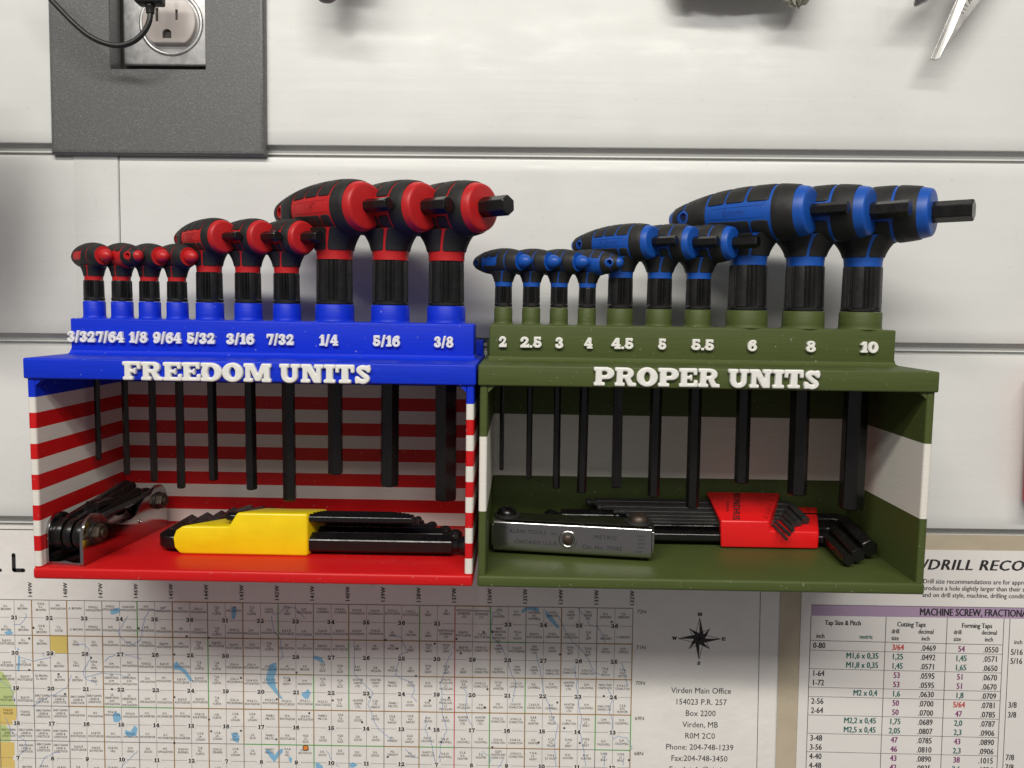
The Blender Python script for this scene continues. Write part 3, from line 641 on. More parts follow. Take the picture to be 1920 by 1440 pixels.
b = MB(); stamp(b, 'Made in USA', 2.7, -86.5+133, -53.2-8.7/2-.06+45, 4.0, sp=.14); obj('stamped_mark', b, M['engrave'], Yk, recalc=False)

# --- metric ball-end keys in a red clip (green rack)
Rk = thing('hex_key_set', 'short black ball-end hex keys in a two-step red plastic clip on the green shelf', 'hex key set'); place(Rk, 125, -25, 0)
def RL(x, y, z): return (x-125, y+25, z)
fr = [(100.4, .4), (148.7, .4), (148.8, 9.3), (124.6, 9.3), (123.9, 14.2), (99.9, 14.2)]; bk = [(105, 5.5), (156.6, 5.5), (157.6, 15.3), (137.2, 15.3), (137.6, 22.6), (98.4, 22.6)]
b = MB(); b.rings([[RL(x, -35.8, z) for x, z in fr], [RL(x, -7.4, z) for x, z in bk]]); obj('key_clip', b, M['red_clip'], Rk, smooth=35, bevel=1.0)
def ontop(t, y0, xsh, z0=14.2, ys=-36.4, dz=8.4/28.8):
    """lay a text on the sloping clip top: (u along x, v towards the back)"""
    v, f = t; return [RL(a, y, z0+(y-ys)*dz+.12) for a, y in v], f
b = MB(); v, f = text2d('BONDHUS', 3.5, 0, 0, 'c', rot=R(-90), sp=.06); v = [(p[0]+109.4-p[1]*.02-(-p[1])*.28, p[1]-22.3) for p in v]
for i_, d_ in enumerate((0, .16, -.16, .3)): b.add([(x, y+d_, z+.01*i_) for x, y, z in ontop((v, f), 0, 0)[0]], f)
obj('clip_lettering', b, M['ink'], Rk, recalc=False)
b = MB(); v, f = text2d('MADE IN USA', 1.15, 0, 0, 'c', rot=R(-90)); v = [(p[0]+105.8+p[1]*.26, p[1]-22.6) for p in v]; b.add(*ontop((v, f), 0, 0)); 
for s, x, y in (('5', 132.6, -10.5), ('4', 130.4, -15.8), ('3', 128.3, -20.7), ('2.5', 126, -25.0), ('2', 124.3, -28.8), ('1.5', 122.4, -32.6)):
    v, f = text2d(s, 1.45, 0, 0, 'c', rot=R(-90)); b.add(*ontop(([(p[0]+x, p[1]+y) for p in v], f), 0, 0))
for s, x, y in (('10', 150.5, -11.5), ('8', 147.2, -20)):
    v, f = text2d(s, 1.7, 0, 0, 'c', rot=R(-90)); b.add(*ontop(([(p[0]+x, p[1]+y) for p in v], f), 0, 0, 9.3, -35.3, 6/28.2))
obj('size_print', b, M['ink'], Rk, recalc=False)
rkeys = [ # size, y, z, left end x, bend x, tip
 (7.3, -15.5, 9.6, 21.6, 168.3, (167.0, -52.6, 6.0)), (6.0, -24.0, 7.2, 44, 160.6, (158.4, -60.4, 4.6)), (4.9, -31.2, 4.8, 52, 154.6, (152.6, -64.4, 3.6)),
 (4.1, -11.0, 16.6, 39.5, 141.8, (144.6, -28.3, 12.6)), (3.2, -15.6, 15.0, 44.0, 138.6, (140.4, -31.0, 12.0)), (2.6, -19.8, 13.8, 51.4, 136.0, (137.6, -32.4, 11.6)),
 (2.1, -23.6, 12.8, 57.0, 133.2, (135.3, -37.2, 10.4)), (1.7, -27.2, 12.0, 60.5, 129.8, (132.3, -42.0, 9.2)), (1.3, -30.8, 11.4, 63.5, 127.4, (129.6, -46.4, 8.0))]
for af, y, z_, xl, xb, tip in rkeys:
    b = MB(); lkey(b, af, [RL(xl, y, z_), RL(xb, y, z_), RL(*tip)], max(2.2, af*.95), ball=True, rot=R(30)); obj('hex_key', b, M['black_steel'] if af > 4.5 else M['dull_steel'], Rk, smooth=25)

# --- folding set standing in a bright channel (blue rack)
Fa = thing('folding_hex_key_set', 'folding hex key set in a bright steel channel on the red shelf', 'hex key set')
ang = math.atan2(7.1, 68.2); place(Fa, -203.1, -81.5, 0, (0, 0, -ang))   # local +y runs to the back
def side_poly():
    P = [(0, 0), (0, 12)]; P += arc(9, 13.5, 9, 8.6, 190, 60, 10)
    P += [(17, 18.2), (20.5, 14.5), (30, 12.2), (38, 12.2), (43, 13.5), (46.5, 17.5), (50, 19.6), (56, 20.3)]
    P += arc(63, 15.5, 8.6, 8.4, 115, -10, 10); P += [(71.6, 0)]; return P
for x0, x1 in ((-9.0, -7.5), (7.5, 9.0)):
    b = MB(); b.prism(side_poly(), x0, x1, 'x'); obj('side_plate', b, M['chrome'], Fa, smooth=30, bevel=.3)
b = MB(); b.prism([(-7.6, .05), (7.6, .05), (7.6, 1.5), (4, 1.4), (0, 2.2), (-4, 1.5), (-7.6, 1.5)], .5, 71.4, 'y'); obj('channel_base', b, M['chrome'], Fa, smooth=40)
def fold(kx, af, y0, z0, ang_, length, curl, m, flip=1):
    """folding key: coiled eye at the pivot, straight hexagonal arm"""
    b = MB(); w_ = af*.52
    b.rev([(5.4, -w_), (7.0, -w_+.3), (7.4, 0), (7.0, w_-.3), (5.4, w_)], (0, 0, 0), 'x', 28)
    b.v = [(x+kx, y+y0, z+z0) for x, y, z in b.v]
    dy, dz = math.cos(ang_)*flip, math.sin(ang_); st_ = (kx, y0+dy*1-dz*0, z0+4.2)
    P = [(kx, y0-2*flip, z0+3.4), (kx, y0+3*flip, z0+5.2), (kx, y0+8*flip, z0+5.2+5*math.tan(ang_)), (kx, y0+length*dy, z0+4.9+length*dz)]
    b.sweep(P, af/math.sqrt(3), 6, (1, 0, 0), R(30)); obj('hex_key', b, m, Fa, smooth=28)
fold(-5.3, 4.6, 8.8, 12.6, R(8), 50, 0, M['black_steel']); fold(-.6, 4.0, 9.2, 12.2, R(9.5), 47, 0, M['black_steel']); fold(4.2, 4.2, 9.4, 12.0, R(7.5), 43, 0, M['black_steel'])
fold(-2.9, 3.2, 62.5, 14.6, R(4), 40, 0, M['black_steel'], -1); fold(2.0, 3.6, 62.5, 14.8, R(3.4), 42, 0, M['black_steel'], -1); fold(5.9, 3.0, 62.8, 14.6, R(-2.0), 44, 0, M['dull_steel'], -1)
for y0, z0 in ((9.3, 13.2), (62.6, 15.8)):
    b = MB(); b.rev([(4.6, 8.95), (4.6, 9.6)], (0, y0, z0), 'x', 28); obj('washer', b, M['dull_steel'], Fa, smooth=35)
    b = MB(); pts = hexpoly(7.2, 12); b.rings([[(x, p[0]*k+y0, p[1]*k+z0) for p in pts] for x, k in ((9.5, 1), (12.1, 1), (12.7, .9))]); obj('nut', b, M['brown_steel'], Fa)
    b = MB(); b.rev([(2.2, 12.4), (2.2, 13.7), (1.8, 14.0)], (0, y0, z0), 'x', 20); obj('bolt_end', b, M['brown_steel'], Fa, smooth=35)
b = MB(); b.rev([(1.25, 8.95), (1.25, 9.2), (.7, 9.25), (.6, 9.0)], (0, 45.5, 9.3), 'x', 20); obj('rivet_mark', b, M['chrome'], Fa, smooth=40)

# --- folding set lying on its side (green rack)
Fb = thing('folding_hex_key_set', 'stamped silver folding hex key set lying on the green shelf', 'hex key set')
ang = math.atan2(-10.4, 76.5); place(Fb, -13.9, -52.5, -.3, (R(-2), 0, ang))   # local +x along the face, +y to the back
Lk = 77.5
b = MB()   # bent sheet: front face with rounded folds into top and bottom plates
path = [(19, 17.2), (2.4, 17.2)]+arc(2.2, 15.2, 2.2, 2.0, 90, 180, 5)+[(0, 14), (0, 5)]+arc(2.2, 4.2, 2.2, 2.0, 180, 270, 5)+[(4, 2.2), (18, 2.2)]
th = .9; inner = [(19, 16.3), (2.6, 16.3), (.95, 15.0), (.95, 4.6), (2.6, 3.1), (18, 3.1)]
poly = path+inner[::-1]
b.prism(poly, 1.4, Lk-1.4, 'x'); obj('channel', b, M['chrome'], Fb, smooth=35)
for x0, x1 in ((0, 1.5), (Lk-1.5, Lk)):
    b = MB(); b.box(x0, x1, 1.2, 18, 4.6, 15); obj('end_tab', b, M['chrome'], Fb, bevel=.5, smooth=40)
for x0 in (6.2, 70.0):
    b = MB(); b.rev([(6.6, 17.2), (6.6, 18.0), (5.6, 18.2)], (x0, 10.5, 0), n=28); obj('end_lug', b, M['dull_steel'], Fb, smooth=35)
    b = MB(); b.rev([(4.9, 18.1), (4.7, 19.4), (3.8, 20.7), (2.4, 21.6), (.9, 22.0), (.05, 22.05)], (x0, 10.0, 0), n=28); obj('rivet', b, M['black_steel'] if x0 < 20 else M['brown_steel'], Fb, smooth=60)
    b = MB(); b.rev([(1.2, .1), (1.2, 2.3)], (x0+2, 6.5, 0), n=16); obj('rivet_tail', b, M['dull_steel'], Fb, smooth=40)
for y0 in (6, 11, 15.5):
    b = MB(); b.sweep([(8, y0, 9.6), (68, y0, 9.6)], 2.4, 6, (0, 0, 1)); obj('hex_key', b, M['black_steel'], Fb)
cx, cz = 37.2, 9.3
b = MB(); b.rev([(4.4, .02), (4.0, -.3), (3.3, -.35), (2.7, .1), (2.4, .6)], (cx, 0, cz), 'y', 32, False, False); b.v = [(x, y, z) for x, y, z in b.v]; obj('dimple_ring', b, M['chrome'], Fb, smooth=60)
b = MB(); b.rev([(2.5, -.14), (2.45, -.5), (1.9, -.9), (1.1, -1.15), (.05, -1.2)], (cx, 0, cz), 'y', 28); obj('centre_rivet', b, M['brown_steel'], Fb, smooth=60)
b = MB()
for s, cap, x, z_, sp_ in (('KLEIN TOOLS', 1.8, 9.3, 11.3, .05), ('INC.', 1.2, 28.9, 11.3, .05), ('CHICAGO U.S.A.', 1.7, 11.6, 6.4, .08), ('METRIC', 1.8, 49.5, 10.5, .12), ('Cat. No. 70582', 1.8, 44.0, 5.6, .06), ('2MM', 1.0, 4.6, 13.0, .05), ('6MM', 1.3, 4.2, 5.0, .05),
                          ('2.5MM', .9, 69.2, 12.4, .03), ('3MM', .9, 70.0, 10.6, .03), ('4MM', .9, 70.0, 8.8, .03), ('5MM', .9, 70.0, 7.0, .03), ('1.5MM', .9, 68.0, 5.0, .03)):
    put(b, text2d(s, cap, x, z_, 'l', sp=sp_), -.05)
obj('stamped_lettering', b, M['engrave'], Fb, recalc=False)

_c = MB(); _c.box(-219, -163, -3, 12, 131, 199); outlet_slat.data = cut(outlet_slat.data, _c)
_g = [o for o in wall.children if o.name == 'groove_back'][0]; _c = MB(); _c.box(-219, -163, 2, 14, 131, 218); _g.data = cut(_g.data, _c)
# ------------------------------------------------------------------ outlet surround, outlet and cord
Ob = thing('outlet_cover', 'glittery grey plastic surround plate framing the wall outlet, upper left', 'wall plate')
x0, x1, z0, z1 = -249.1, -135.6, 91.0, 210; wx0, wx1, wz0, wz1 = -216.8, -166.2, 134.7, 205
def plate_ring(k, y): return [(x0+k, y, z0+k), (x1-k, y, z0+k), (x1-k, y, z1-k), (x0+k, y, z1-k)]
b = MB(); o_ = [plate_ring(0, -.1), plate_ring(0, -2.0), plate_ring(.3, -3.2), plate_ring(1.1, -4.0), plate_ring(2.2, -4.3)]
for i in range(4):
    b.add(o_[i]+o_[i+1], [(j, (j+1) % 4, 4+(j+1) % 4, 4+j) for j in range(4)])
inn = [(wx0, -4.3, wz0), (wx1, -4.3, wz0), (wx1, -4.3, wz1), (wx0, -4.3, wz1)]; in1 = [(p[0]+(.5 if p[0] < -190 else -.5), -3.7, p[2]+(.5 if p[2] < 150 else -.5)) for p in inn]; inn2 = [(p[0], 7, p[2]) for p in in1]
for A_, B_ in ((o_[4], inn), (inn, in1), (in1, inn2)): b.add(A_+B_, [(j, (j+1) % 4, 4+(j+1) % 4, 4+j) for j in range(4)])
obj('surround', b, M['glitter'], Ob, smooth=50)
Oo = thing('wall_outlet', 'ivory two-slot electrical outlet in a galvanised metal plate', 'outlet')
b = MB(); b.box(-222, -160, 12, 13, 128, 222); obj('box_recess', b, M['slot'], Oo)
b = MB(); b.box(-215.0, -150, 7.2, 9.5, 140.6, 220); obj('metal_plate', b, M['galvanised'], Oo, smooth=40, bevel=1.0)
ocx, ocz = -189.0, 162.6
b = MB(); b.rev([(17.4, 7.3), (17.0, 6.7), (16.2, 6.3), (15.5, 6.5), (15.0, 7.15)], (ocx, 0, ocz), 'y', 56, False, False); obj('plate_rim', b, M['galvanised'], Oo, smooth=60)
P = []
for i in range(61):
    a = R(360*i/60); x, z = 14.2*math.cos(a), 14.2*math.sin(a); P.append((ocx+x, ocz+max(-11.3, min(11.3, z))))
b = MB(); b.prism(P[:-1], 3.9, 8.0, 'y'); me = mesh_of('receptacle_face', b, M['outlet'], 35, bevel=.7)
gz = ocz-6.4; garc = lambda r: arc(ocx-1.0, gz, r, r, 0, 180, 12)+[(ocx-1.0-r, gz-2.5), (ocx-1.0+r, gz-2.5)]
for k in range(3):
    cu_ = MB()
    if k == 0: cu_.box(ocx-6.9, ocx-5.4, 2, 5.6, ocz-.2, ocz+6.8)
    if k == 1: cu_.box(ocx+3.6, ocx+4.9, 2, 5.6, ocz+.6, ocz+6.0)
    if k == 2: cu_.prism(garc(2.4), 2, 5.6, 'y')
    me = cut(me, cu_)
obj('receptacle_face', me, None, Oo)
for k in range(3):
    b = MB()
    if k == 0: b.box(ocx-6.85, ocx-5.45, 5.3, 5.5, ocz-.1, ocz+6.7)
    if k == 1: b.box(ocx+3.65, ocx+4.85, 5.3, 5.5, ocz+.7, ocz+5.9)
    if k == 2: b.prism(garc(2.3), 5.3, 5.5, 'y')
    obj('contact_slot', b, M['slot'], Oo)
Co = thing('charging_cord', 'black charging cord hanging from its plug in front of the outlet', 'cord')
b = MB(); b.box(-195.6, -182.6, -22, -14, 162.6, 182); obj('plug', b, M['cord'], Co, smooth=35, bevel=1.0)
b = MB(); b.rev([(2.5, 163), (2.5, 161.6), (2.2, 161.2), (2.0, 158.4), (1.5, 158.0)], (-189.0, -18, 0), n=20); obj('strain_relief', b, M['cord'], Co, smooth=35)
CP = [(-188.8, -18, 159.5), (-189.3, -18.6, 154.2), (-192.1, -19.0, 148.6), (-197.2, -19.6, 143.9), (-203.9, -20.2, 141.7), (-210.9, -21.0, 142.5), (-218.3, -21.8, 145.8), (-225.0, -22.6, 151.2), (-231.3, -23.4, 157.6), (-236.1, -24.2, 162.9), (-241.3, -25.0, 170.2), (-247, -26, 182)]
def wallpt(px, py, y):
    d = Matrix([list(_X), list(_Y), list(_Z)]) @ Vector(((px-960)/FPX, -(py-720)/FPX, -1)); t = (y+DIST)/d.y; return (d.x*t, y, d.z*t)
def catmull(pts, k=6):
    P = [Vector(pts[0])]+[Vector(p) for p in pts]+[Vector(pts[-1])]; out = []
    for i in range(1, len(P)-2):
        for j in range(k):
            u = j/k; a, p, q, r_ = P[i-1], P[i], P[i+1], P[i+2]
            out.append(.5*((2*p)+(q-a)*u+(2*a-5*p+4*q-r_)*u*u+(-a+3*p-3*q+r_)*u**3))
    return out+[P[-1]]
b = MB(); b.sweep(catmull(CP), 1.35, 12, (0, 1, 0)); obj('cable', b, M['cord'], Co, smooth=60)

# ------------------------------------------------------------------ things along the top and the edges
Sc = thing('scissors', 'steel scissor blades pointing down on the wall, upper right corner', 'scissors')
yb = -14
b = MB()  # front blade: flat strip, ground bevel and body as facets of one plate
def Q(px, py, y=-14): return wallpt(px, py, y)
pl = [(204.9, 140.0), (207.3, 139.5), (209.4, 140.0), (213.0, 146.4), (219.0, 155.5), (228.0, 168.0), (243.0, 192.0), (256, 214), (240, 218), (216.3, 168.2), (214.6, 164.5)]
b.prism(pl, yb-.2, yb+1.3, 'y'); obj('front_blade', b, M['blade'], Sc, bevel=.15)
b = MB(); g_ = [(207.0, -.25, 139.8), (209.1, -.25, 140.2), (212.6, -.25, 146.4), (215.0, -.9, 153.0), (221.0, -.9, 168.5), (230, -.9, 192), (226.0, -.25, 192), (216.8, -.25, 166.5)]
b.add([(x, yb+y, z) for x, y, z in g_], [tuple(range(8))]); b.add([(x, yb-.1, z) for x, y, z in g_], [tuple(range(7, -1, -1))])
b.f += [(i, (i+1) % 8, 8+(i+1) % 8, 8+i) for i in range(8)]; b.mi += [0]*8; obj('ground_bevel', b, M['blade_grind'], Sc)
b = MB(); t = text2d('TITANIUM', 2.0, 0, 0, 'l', rot=R(60), sp=.25); put(b, ([(x+220.2, z+161.5) for x, z in t[0]], t[1]), yb-.26); obj('blade_lettering', b, M['ink'], Sc, recalc=False)
Pl = thing('pliers', 'shiny nose of pliers poking into the top edge left of the scissors', 'pliers')
b = MB(); b.sweep([(194.2, -18, 164.4), (194.9, -18, 165.8), (197.5, -18, 168.5), (204, -18, 175), (216, -18, 190)], 1, 10, (0, 1, 0), radii=[.6, 1.7, 3.0, 4.2, 6]); obj('jaw', b, M['chrome'], Pl, smooth=50)
b = MB(); b.sweep([(193.3, -21, 165.2), (192.8, -21, 170), (193, -21, 185)], 1, 10, (0, 1, 0), radii=[.5, 1.1, 1.8]); obj('jaw', b, M['chrome'], Pl, smooth=50)
Gr = thing('tool_grip', 'dark plum tool grip showing at the top edge beside the grey surround', 'tool')
b = MB(); P_ = []
for h, k in ((0, .2), (.7, .6), (2, .85), (5, 1), (14, 1.1), (30, 1.0), (45, .8)): P_.append((5.6*k, 162.0+h))
b.rev(P_, (-98.6, -24, 0), n=28); obj('grip_body', b, M['purple_grip'], Gr, smooth=50)
b = MB(); b.rev([(2, 176.6), (5, 177.6), (8, 181), (9, 188), (9, 196), (8, 210)], (-88, -23, 0), n=28); obj('grip_flare', b, M['purple_grip'], Gr, smooth=50)
Gl = thing('work_glove', 'fuzzy grey work glove hanging down into the top edge', 'glove')
def blob(mb, c, r, seed):
    rnd = random.Random(seed); n, m = 40, 24; ph = [rnd.uniform(0, 6.3) for _ in range(6)]; rings = []
    for i in range(1, m):
        v = math.pi*i/m; ring = []
        for j in range(n):
            u = 2*math.pi*j/n; k = 1+.07*math.sin(3*u+ph[0])*math.sin(2*v)+.05*math.sin(7*u+ph[1]+3*v)+.03*math.sin(13*u+ph[2]-5*v)+rnd.uniform(-.015, .015)
            ring.append((c[0]+r[0]*k*math.sin(v)*math.cos(u), c[1]+r[1]*k*math.sin(v)*math.sin(u), c[2]+r[2]*k*math.cos(v)))
        rings.append(ring)
    mb.rings(rings)
b = MB(); blob(b, (136, -17.5, 182.4), (11, 8, 17.6), 3); obj('finger', b, M['glove'], Gl, smooth=60)
b = MB(); blob(b, (106, -14, 188), (33, 9, 17), 5); obj('palm', b, M['glove'], Gl, smooth=60)
b = MB(); blob(b, (84, -12, 186), (11, 8, 16), 8); obj('finger', b, M['glove'], Gl, smooth=60)
Rb = thing('red_bin', 'red plastic bin just entering the right edge beside the white wall', 'bin')
b = MB(); b.box(268.3, 310, -16, -2, -88, -20); obj('bin_body', b, M['red_bin'], Rb, smooth=35, bevel=2)
Dk = thing('unseen_shadow_caster', 'unseen dark shape past the left edge, added for its soft shadow on the wall', 'shadow caster')
b = MB(); blob(b, (-281, -48, 76), (23, 18, 58), 9); obj('caster_body', b, M['dark_caster'], Dk, smooth=60)  # unseen object added outside the view for its shadow on the wall

# ------------------------------------------------------------------ map
Mp = thing('wall_map', 'printed land ownership map sheet with numbered grid hanging below the racks', 'map')
def sheet(name, x0, x1, z0, z1, y, m, parent, wob=.25, nx=60, nz=24, th=.25):
    b = MB()
    def Yw(x, z): return y-wob*(.5+.5*math.sin(x*.045+1)*math.sin(z*.06))
    vs = [(x0+(x1-x0)*i/nx, Yw(x0+(x1-x0)*i/nx, z0+(z1-z0)*j/nz), z0+(z1-z0)*j/nz) for j in range(nz+1) for i in range(nx+1)]
    k = len(vs); vs += [(x, yy+th, z) for x, yy, z in vs]
    f = [(j*(nx+1)+i, j*(nx+1)+i+1, (j+1)*(nx+1)+i+1, (j+1)*(nx+1)+i) for j in range(nz) for i in range(nx)]
    f += [tuple(q+k for q in reversed(t)) for t in f]
    ed = [i for i in range(nx+1)]+[j*(nx+1)+nx for j in range(1, nz+1)]+[nz*(nx+1)+i for i in range(nx-1, -1, -1)]+[j*(nx+1) for j in range(nz-1, 0, -1)]
    f += [(ed[i], ed[(i+1) % len(ed)], ed[(i+1) % len(ed)]+k, ed[i]+k) for i in range(len(ed))]
    b.add(vs, f); return obj(name, b, m, parent, smooth=40)
MY = -.45; WOB = .0
sheet('paper', -330, 141.6, -300, -108.6, MY, M['map_paper'], Mp, wob=WOB)
IY = MY-.06
def line(mb, x0, z0, x1, z1, wd, y=IY, mi=0):
    d = Vector((x1-x0, z1-z0)); 
    if d.length < 1e-6: return
    d.normalize(); n = Vector((-d.y, d.x))*wd/2
    mb.add([(x0+n.x, y, z0+n.y), (x1+n.x, y, z1+n.y), (x1-n.x, y, z1-n.y), (x0-n.x, y, z0-n.y)], [(0, 3, 2, 1)], mi)
GXs = [-267.4+19.4*i for i in range(-3, 18)]; GZ = [-149.5-19.9*j for j in range(8)]
def gx(w_): return -267.4+19.4*(149-w_)
# coloured fields first, then water, lines, words: each a little above the last
b = MB(); b.box(gx(149)+9.7, gx(148), IY-.005, IY+.04, GZ[2]+10, GZ[1]); obj('printed_field', b, M['field_yellow'], Mp)
b = MB(); b.prism([(-300, -192), (-284.6, -190), (-281, -196), (-277.8, -201), (-279.5, -206), (-277, -210.2), (-300, -210.2)], IY, IY+.04, 'y'); b.prism([(-300, -220.6), (-283.5, -220.6), (-281, -224), (-281, -230), (-300, -230)], IY, IY+.04, 'y'); obj('printed_field', b, M['field_green'], Mp)
b = MB(); b.prism([(-300, -210.4), (-277, -210.4), (-278, -220.4), (-300, -220.4)], IY, IY+.04, 'y'); b.prism([(-300, -230.2), (-279, -230.2), (-279, -245), (-300, -245)], IY, IY+.04, 'y'); obj('printed_field', b, M['field_orange'], Mp)
W1 = IY-.03
def lake(mb, px_pts): mb.prism([(wallpt(x, y, -.5)[0], wallpt(x, y, -.5)[2]) for x, y in px_pts], W1, W1+.03, 'y')
for L_ in ([(205, 1147), (212, 1141), (222, 1138), (228, 1142), (226, 1148), (216, 1152), (207, 1153)], [(436, 1136), (443, 1135), (444, 1150), (440, 1163), (434, 1162), (433, 1148)],
           [(323, 1243), (330, 1237), (338, 1247), (350, 1256), (366, 1280), (357, 1280), (345, 1262), (333, 1255), (324, 1256)], [(210, 1340), (216, 1333), (226, 1337), (229, 1348), (222, 1357), (212, 1354)],
           [(233, 1368), (245, 1372), (253, 1358), (260, 1364), (257, 1380), (240, 1384), (232, 1376)], [(432, 1374), (444, 1372), (450, 1380), (448, 1395), (436, 1390)],
           [(498, 1262), (505, 1240), (518, 1236), (520, 1252), (514, 1270), (518, 1290), (528, 1308), (534, 1316), (526, 1314), (514, 1300), (500, 1284), (496, 1272)], [(564, 1300), (572, 1296), (578, 1290), (584, 1298), (580, 1310), (572, 1312), (566, 1306)],
           [(585, 1230), (592, 1228), (603, 1232), (611, 1244), (604, 1244), (594, 1238), (586, 1236)], [(494, 1404), (502, 1404), (515, 1416), (524, 1404), (533, 1402), (532, 1410), (520, 1424), (514, 1432), (504, 1420)], [(590, 1428), (598, 1430), (606, 1436), (608, 1446), (592, 1446)], [(654, 1432), (662, 1428), (672, 1434), (664, 1440), (656, 1440)],
           [(974, 1146), (984, 1138), (1012, 1138), (1014, 1148), (1002, 1144), (986, 1144), (978, 1152)], [(1020, 1140), (1030, 1150), (1040, 1162), (1052, 1180), (1046, 1180), (1034, 1168), (1022, 1156)], [(540, 1418), (548, 1420), (549, 1432), (542, 1428)], [(32, 1210), (36, 1214), (38, 1240), (36, 1262), (32, 1262), (34, 1236)], [(6, 1186), (18, 1180), (26, 1186), (22, 1190), (12, 1190)]):
    b = MB(); mx_, my_ = sum(p[0] for p in L_)/len(L_), sum(p[1] for p in L_)/len(L_); lake(b, [(mx_+(p[0]-mx_)*.86, my_+(p[1]-my_)*.86) for p in L_]); obj('printed_lake', b, M['water_ink'], Mp)
W2 = IY-.045
def stream(mb, pts, wd=.32):
    v = [wallpt(x, y, -.5) for x, y in pts]; rnd = random.Random(int(pts[0][0]*7)); q = []
    for a, c in zip(v[:-1], v[1:]):
        n = max(2, int(math.hypot(a[0]-c[0], a[2]-c[2])/1.2)); q += [(a[0]+(c[0]-a[0])*i/n+rnd.uniform(-.35, .35), a[2]+(c[2]-a[2])*i/n+rnd.uniform(-.35, .35)) for i in range(n)]
    for a, c in zip(q[:-1], q[1:]): line(mb, a[0], a[1], c[0], c[1], wd, W2)
for s in ([(49, 1150), (48, 1160), (38, 1170), (20, 1172)], [(35, 1232), (45, 1235), (60, 1240), (80, 1236), (102, 1232)], [(80, 1222), (82, 1236)], [(145, 1208), (158, 1208), (168, 1220), (170, 1235), (156, 1258), (160, 1272), (180, 1280), (182, 1290)],
          [(196, 1240), (205, 1232), (225, 1226), (240, 1230), (270, 1236)], [(240, 1155), (232, 1168), (224, 1180), (222, 1190), (235, 1204), (250, 1208), (262, 1200), (266, 1190), (270, 1160), (280, 1144), (300, 1146), (315, 1134)], [(62, 1325), (80, 1312), (105, 1300), (125, 1290), (135, 1262)],
          [(160, 1270), (190, 1262), (220, 1264), (246, 1270)], [(512, 1152), (526, 1150), (534, 1136), (552, 1140), (576, 1163)], [(510, 1155), (512, 1180), (526, 1200), (530, 1232), (520, 1240)], [(665, 1200), (664, 1230), (665, 1265), (685, 1285), (700, 1300), (690, 1320), (700, 1348), (710, 1368), (725, 1380), (740, 1392)],
          [(735, 1190), (752, 1196), (760, 1215), (764, 1222), (748, 1228), (745, 1250), (742, 1266), (770, 1280), (778, 1294), (772, 1306), (785, 1320)], [(848, 1222), (838, 1240), (834, 1262), (826, 1280), (828, 1300), (830, 1340), (838, 1366), (826, 1400), (824, 1440)],
          [(870, 1292), (876, 1302), (872, 1325), (876, 1345), (888, 1366)], [(800, 1342), (798, 1370), (808, 1390), (812, 1410), (818, 1440)], [(940, 1140), (925, 1150), (920, 1180), (926, 1196), (944, 1220), (952, 1240), (958, 1262), (968, 1280), (960, 1320)],
          [(1040, 1145), (1052, 1165), (1060, 1185), (1075, 1205), (1090, 1218), (1104, 1238), (1115, 1262), (1130, 1265)], [(1082, 1140), (1098, 1155), (1106, 1172), (1122, 1176), (1132, 1200), (1138, 1212)], [(1005, 1226), (1010, 1244), (1014, 1260), (1019, 1300), (1028, 1320), (1035, 1345), (1046, 1360), (1040, 1390), (1042, 1440)],
          [(1078, 1248), (1080, 1264), (1082, 1290), (1086, 1320), (1090, 1350), (1088, 1380), (1094, 1400), (1098, 1440)], [(1140, 1288), (1148, 1312), (1142, 1336), (1150, 1352), (1146, 1372)], [(1150, 1385), (1160, 1380), (1175, 1384), (1182, 1392), (1184, 1405), (1176, 1414)], [(1165, 1244), (1172, 1264), (1178, 1290)],
          [(225, 1440), (240, 1425), (262, 1405)], [(75, 1440), (84, 1420), (100, 1412), (118, 1410)], [(612, 1406), (625, 1430), (640, 1440)], [(760, 1404), (775, 1420), (790, 1422)], [(905, 1408), (920, 1420), (916, 1440)], [(935, 1440), (945, 1420)], [(1135, 1410), (1132, 1440)], [(1170, 1420), (1166, 1440)], [(30, 1420), (50, 1405), (48, 1390), (20, 1370), (8, 1340)], [(0, 1275), (20, 1290), (28, 1318)]):
    b = MB(); stream(b, s); obj('printed_stream', b, M['stream_ink'], Mp, recalc=False)
# grid: fine quarter lines, then section lines
b = MB(); W3 = IY-.055
for i in range(36): x = gx(150)+9.7*i; (line(b, x, GZ[0], x, -262, .16, W3) if i % 2 else None)
for j in range(7): z = GZ[0]-9.95-19.9*j; line(b, -310, z, gx(132), z, .16, W3)
obj('printed_quarter_lines', b, M['line_grey'], Mp)
COL = {149: 'bb', 148: 'bbb', 147: '.bbbbb', 146: 'g', 145: 'bbbbb', 144: '.ggbb', 143: 'bbbb', 142: 'gbbbb', 141: '..gbg', 140: 'bgg..', 139: '....', 138: 'gbbbb', 137: 'rrrrrr', 136: 'gbbgg', 135: '..gbbb', 134: 'bbbbbb', 133: '..bg..', 132: '.bbgbb', 150: ''}
ROW = [{(145, 144): 'b', (144, 143): 'b', (137, 136): 'b'}, {}, {}, {}, {}, {}]
for w_ in range(150, 132, -1):
    ROW[1][(w_, w_-1)] = 'b' if (w_ > 137 and w_ not in (150,)) or w_ == 133 else 'g' if w_ == 136 else '.'
    ROW[2][(w_, w_-1)] = 'b' if w_ in (142, 138, 137, 136, 135, 134, 133) else 'g' if w_ == 141 and False else '.'
    ROW[3][(w_, w_-1)] = 'g' if w_ in (147, 146) else 'b' if w_ not in (150, 149) else '.'
    ROW[4][(w_, w_-1)] = 'g' if w_ in (143, 142, 141, 140, 138, 133) else 'b' if w_ in (139, 136, 135) else '.'
    ROW[5][(w_, w_-1)] = '.'
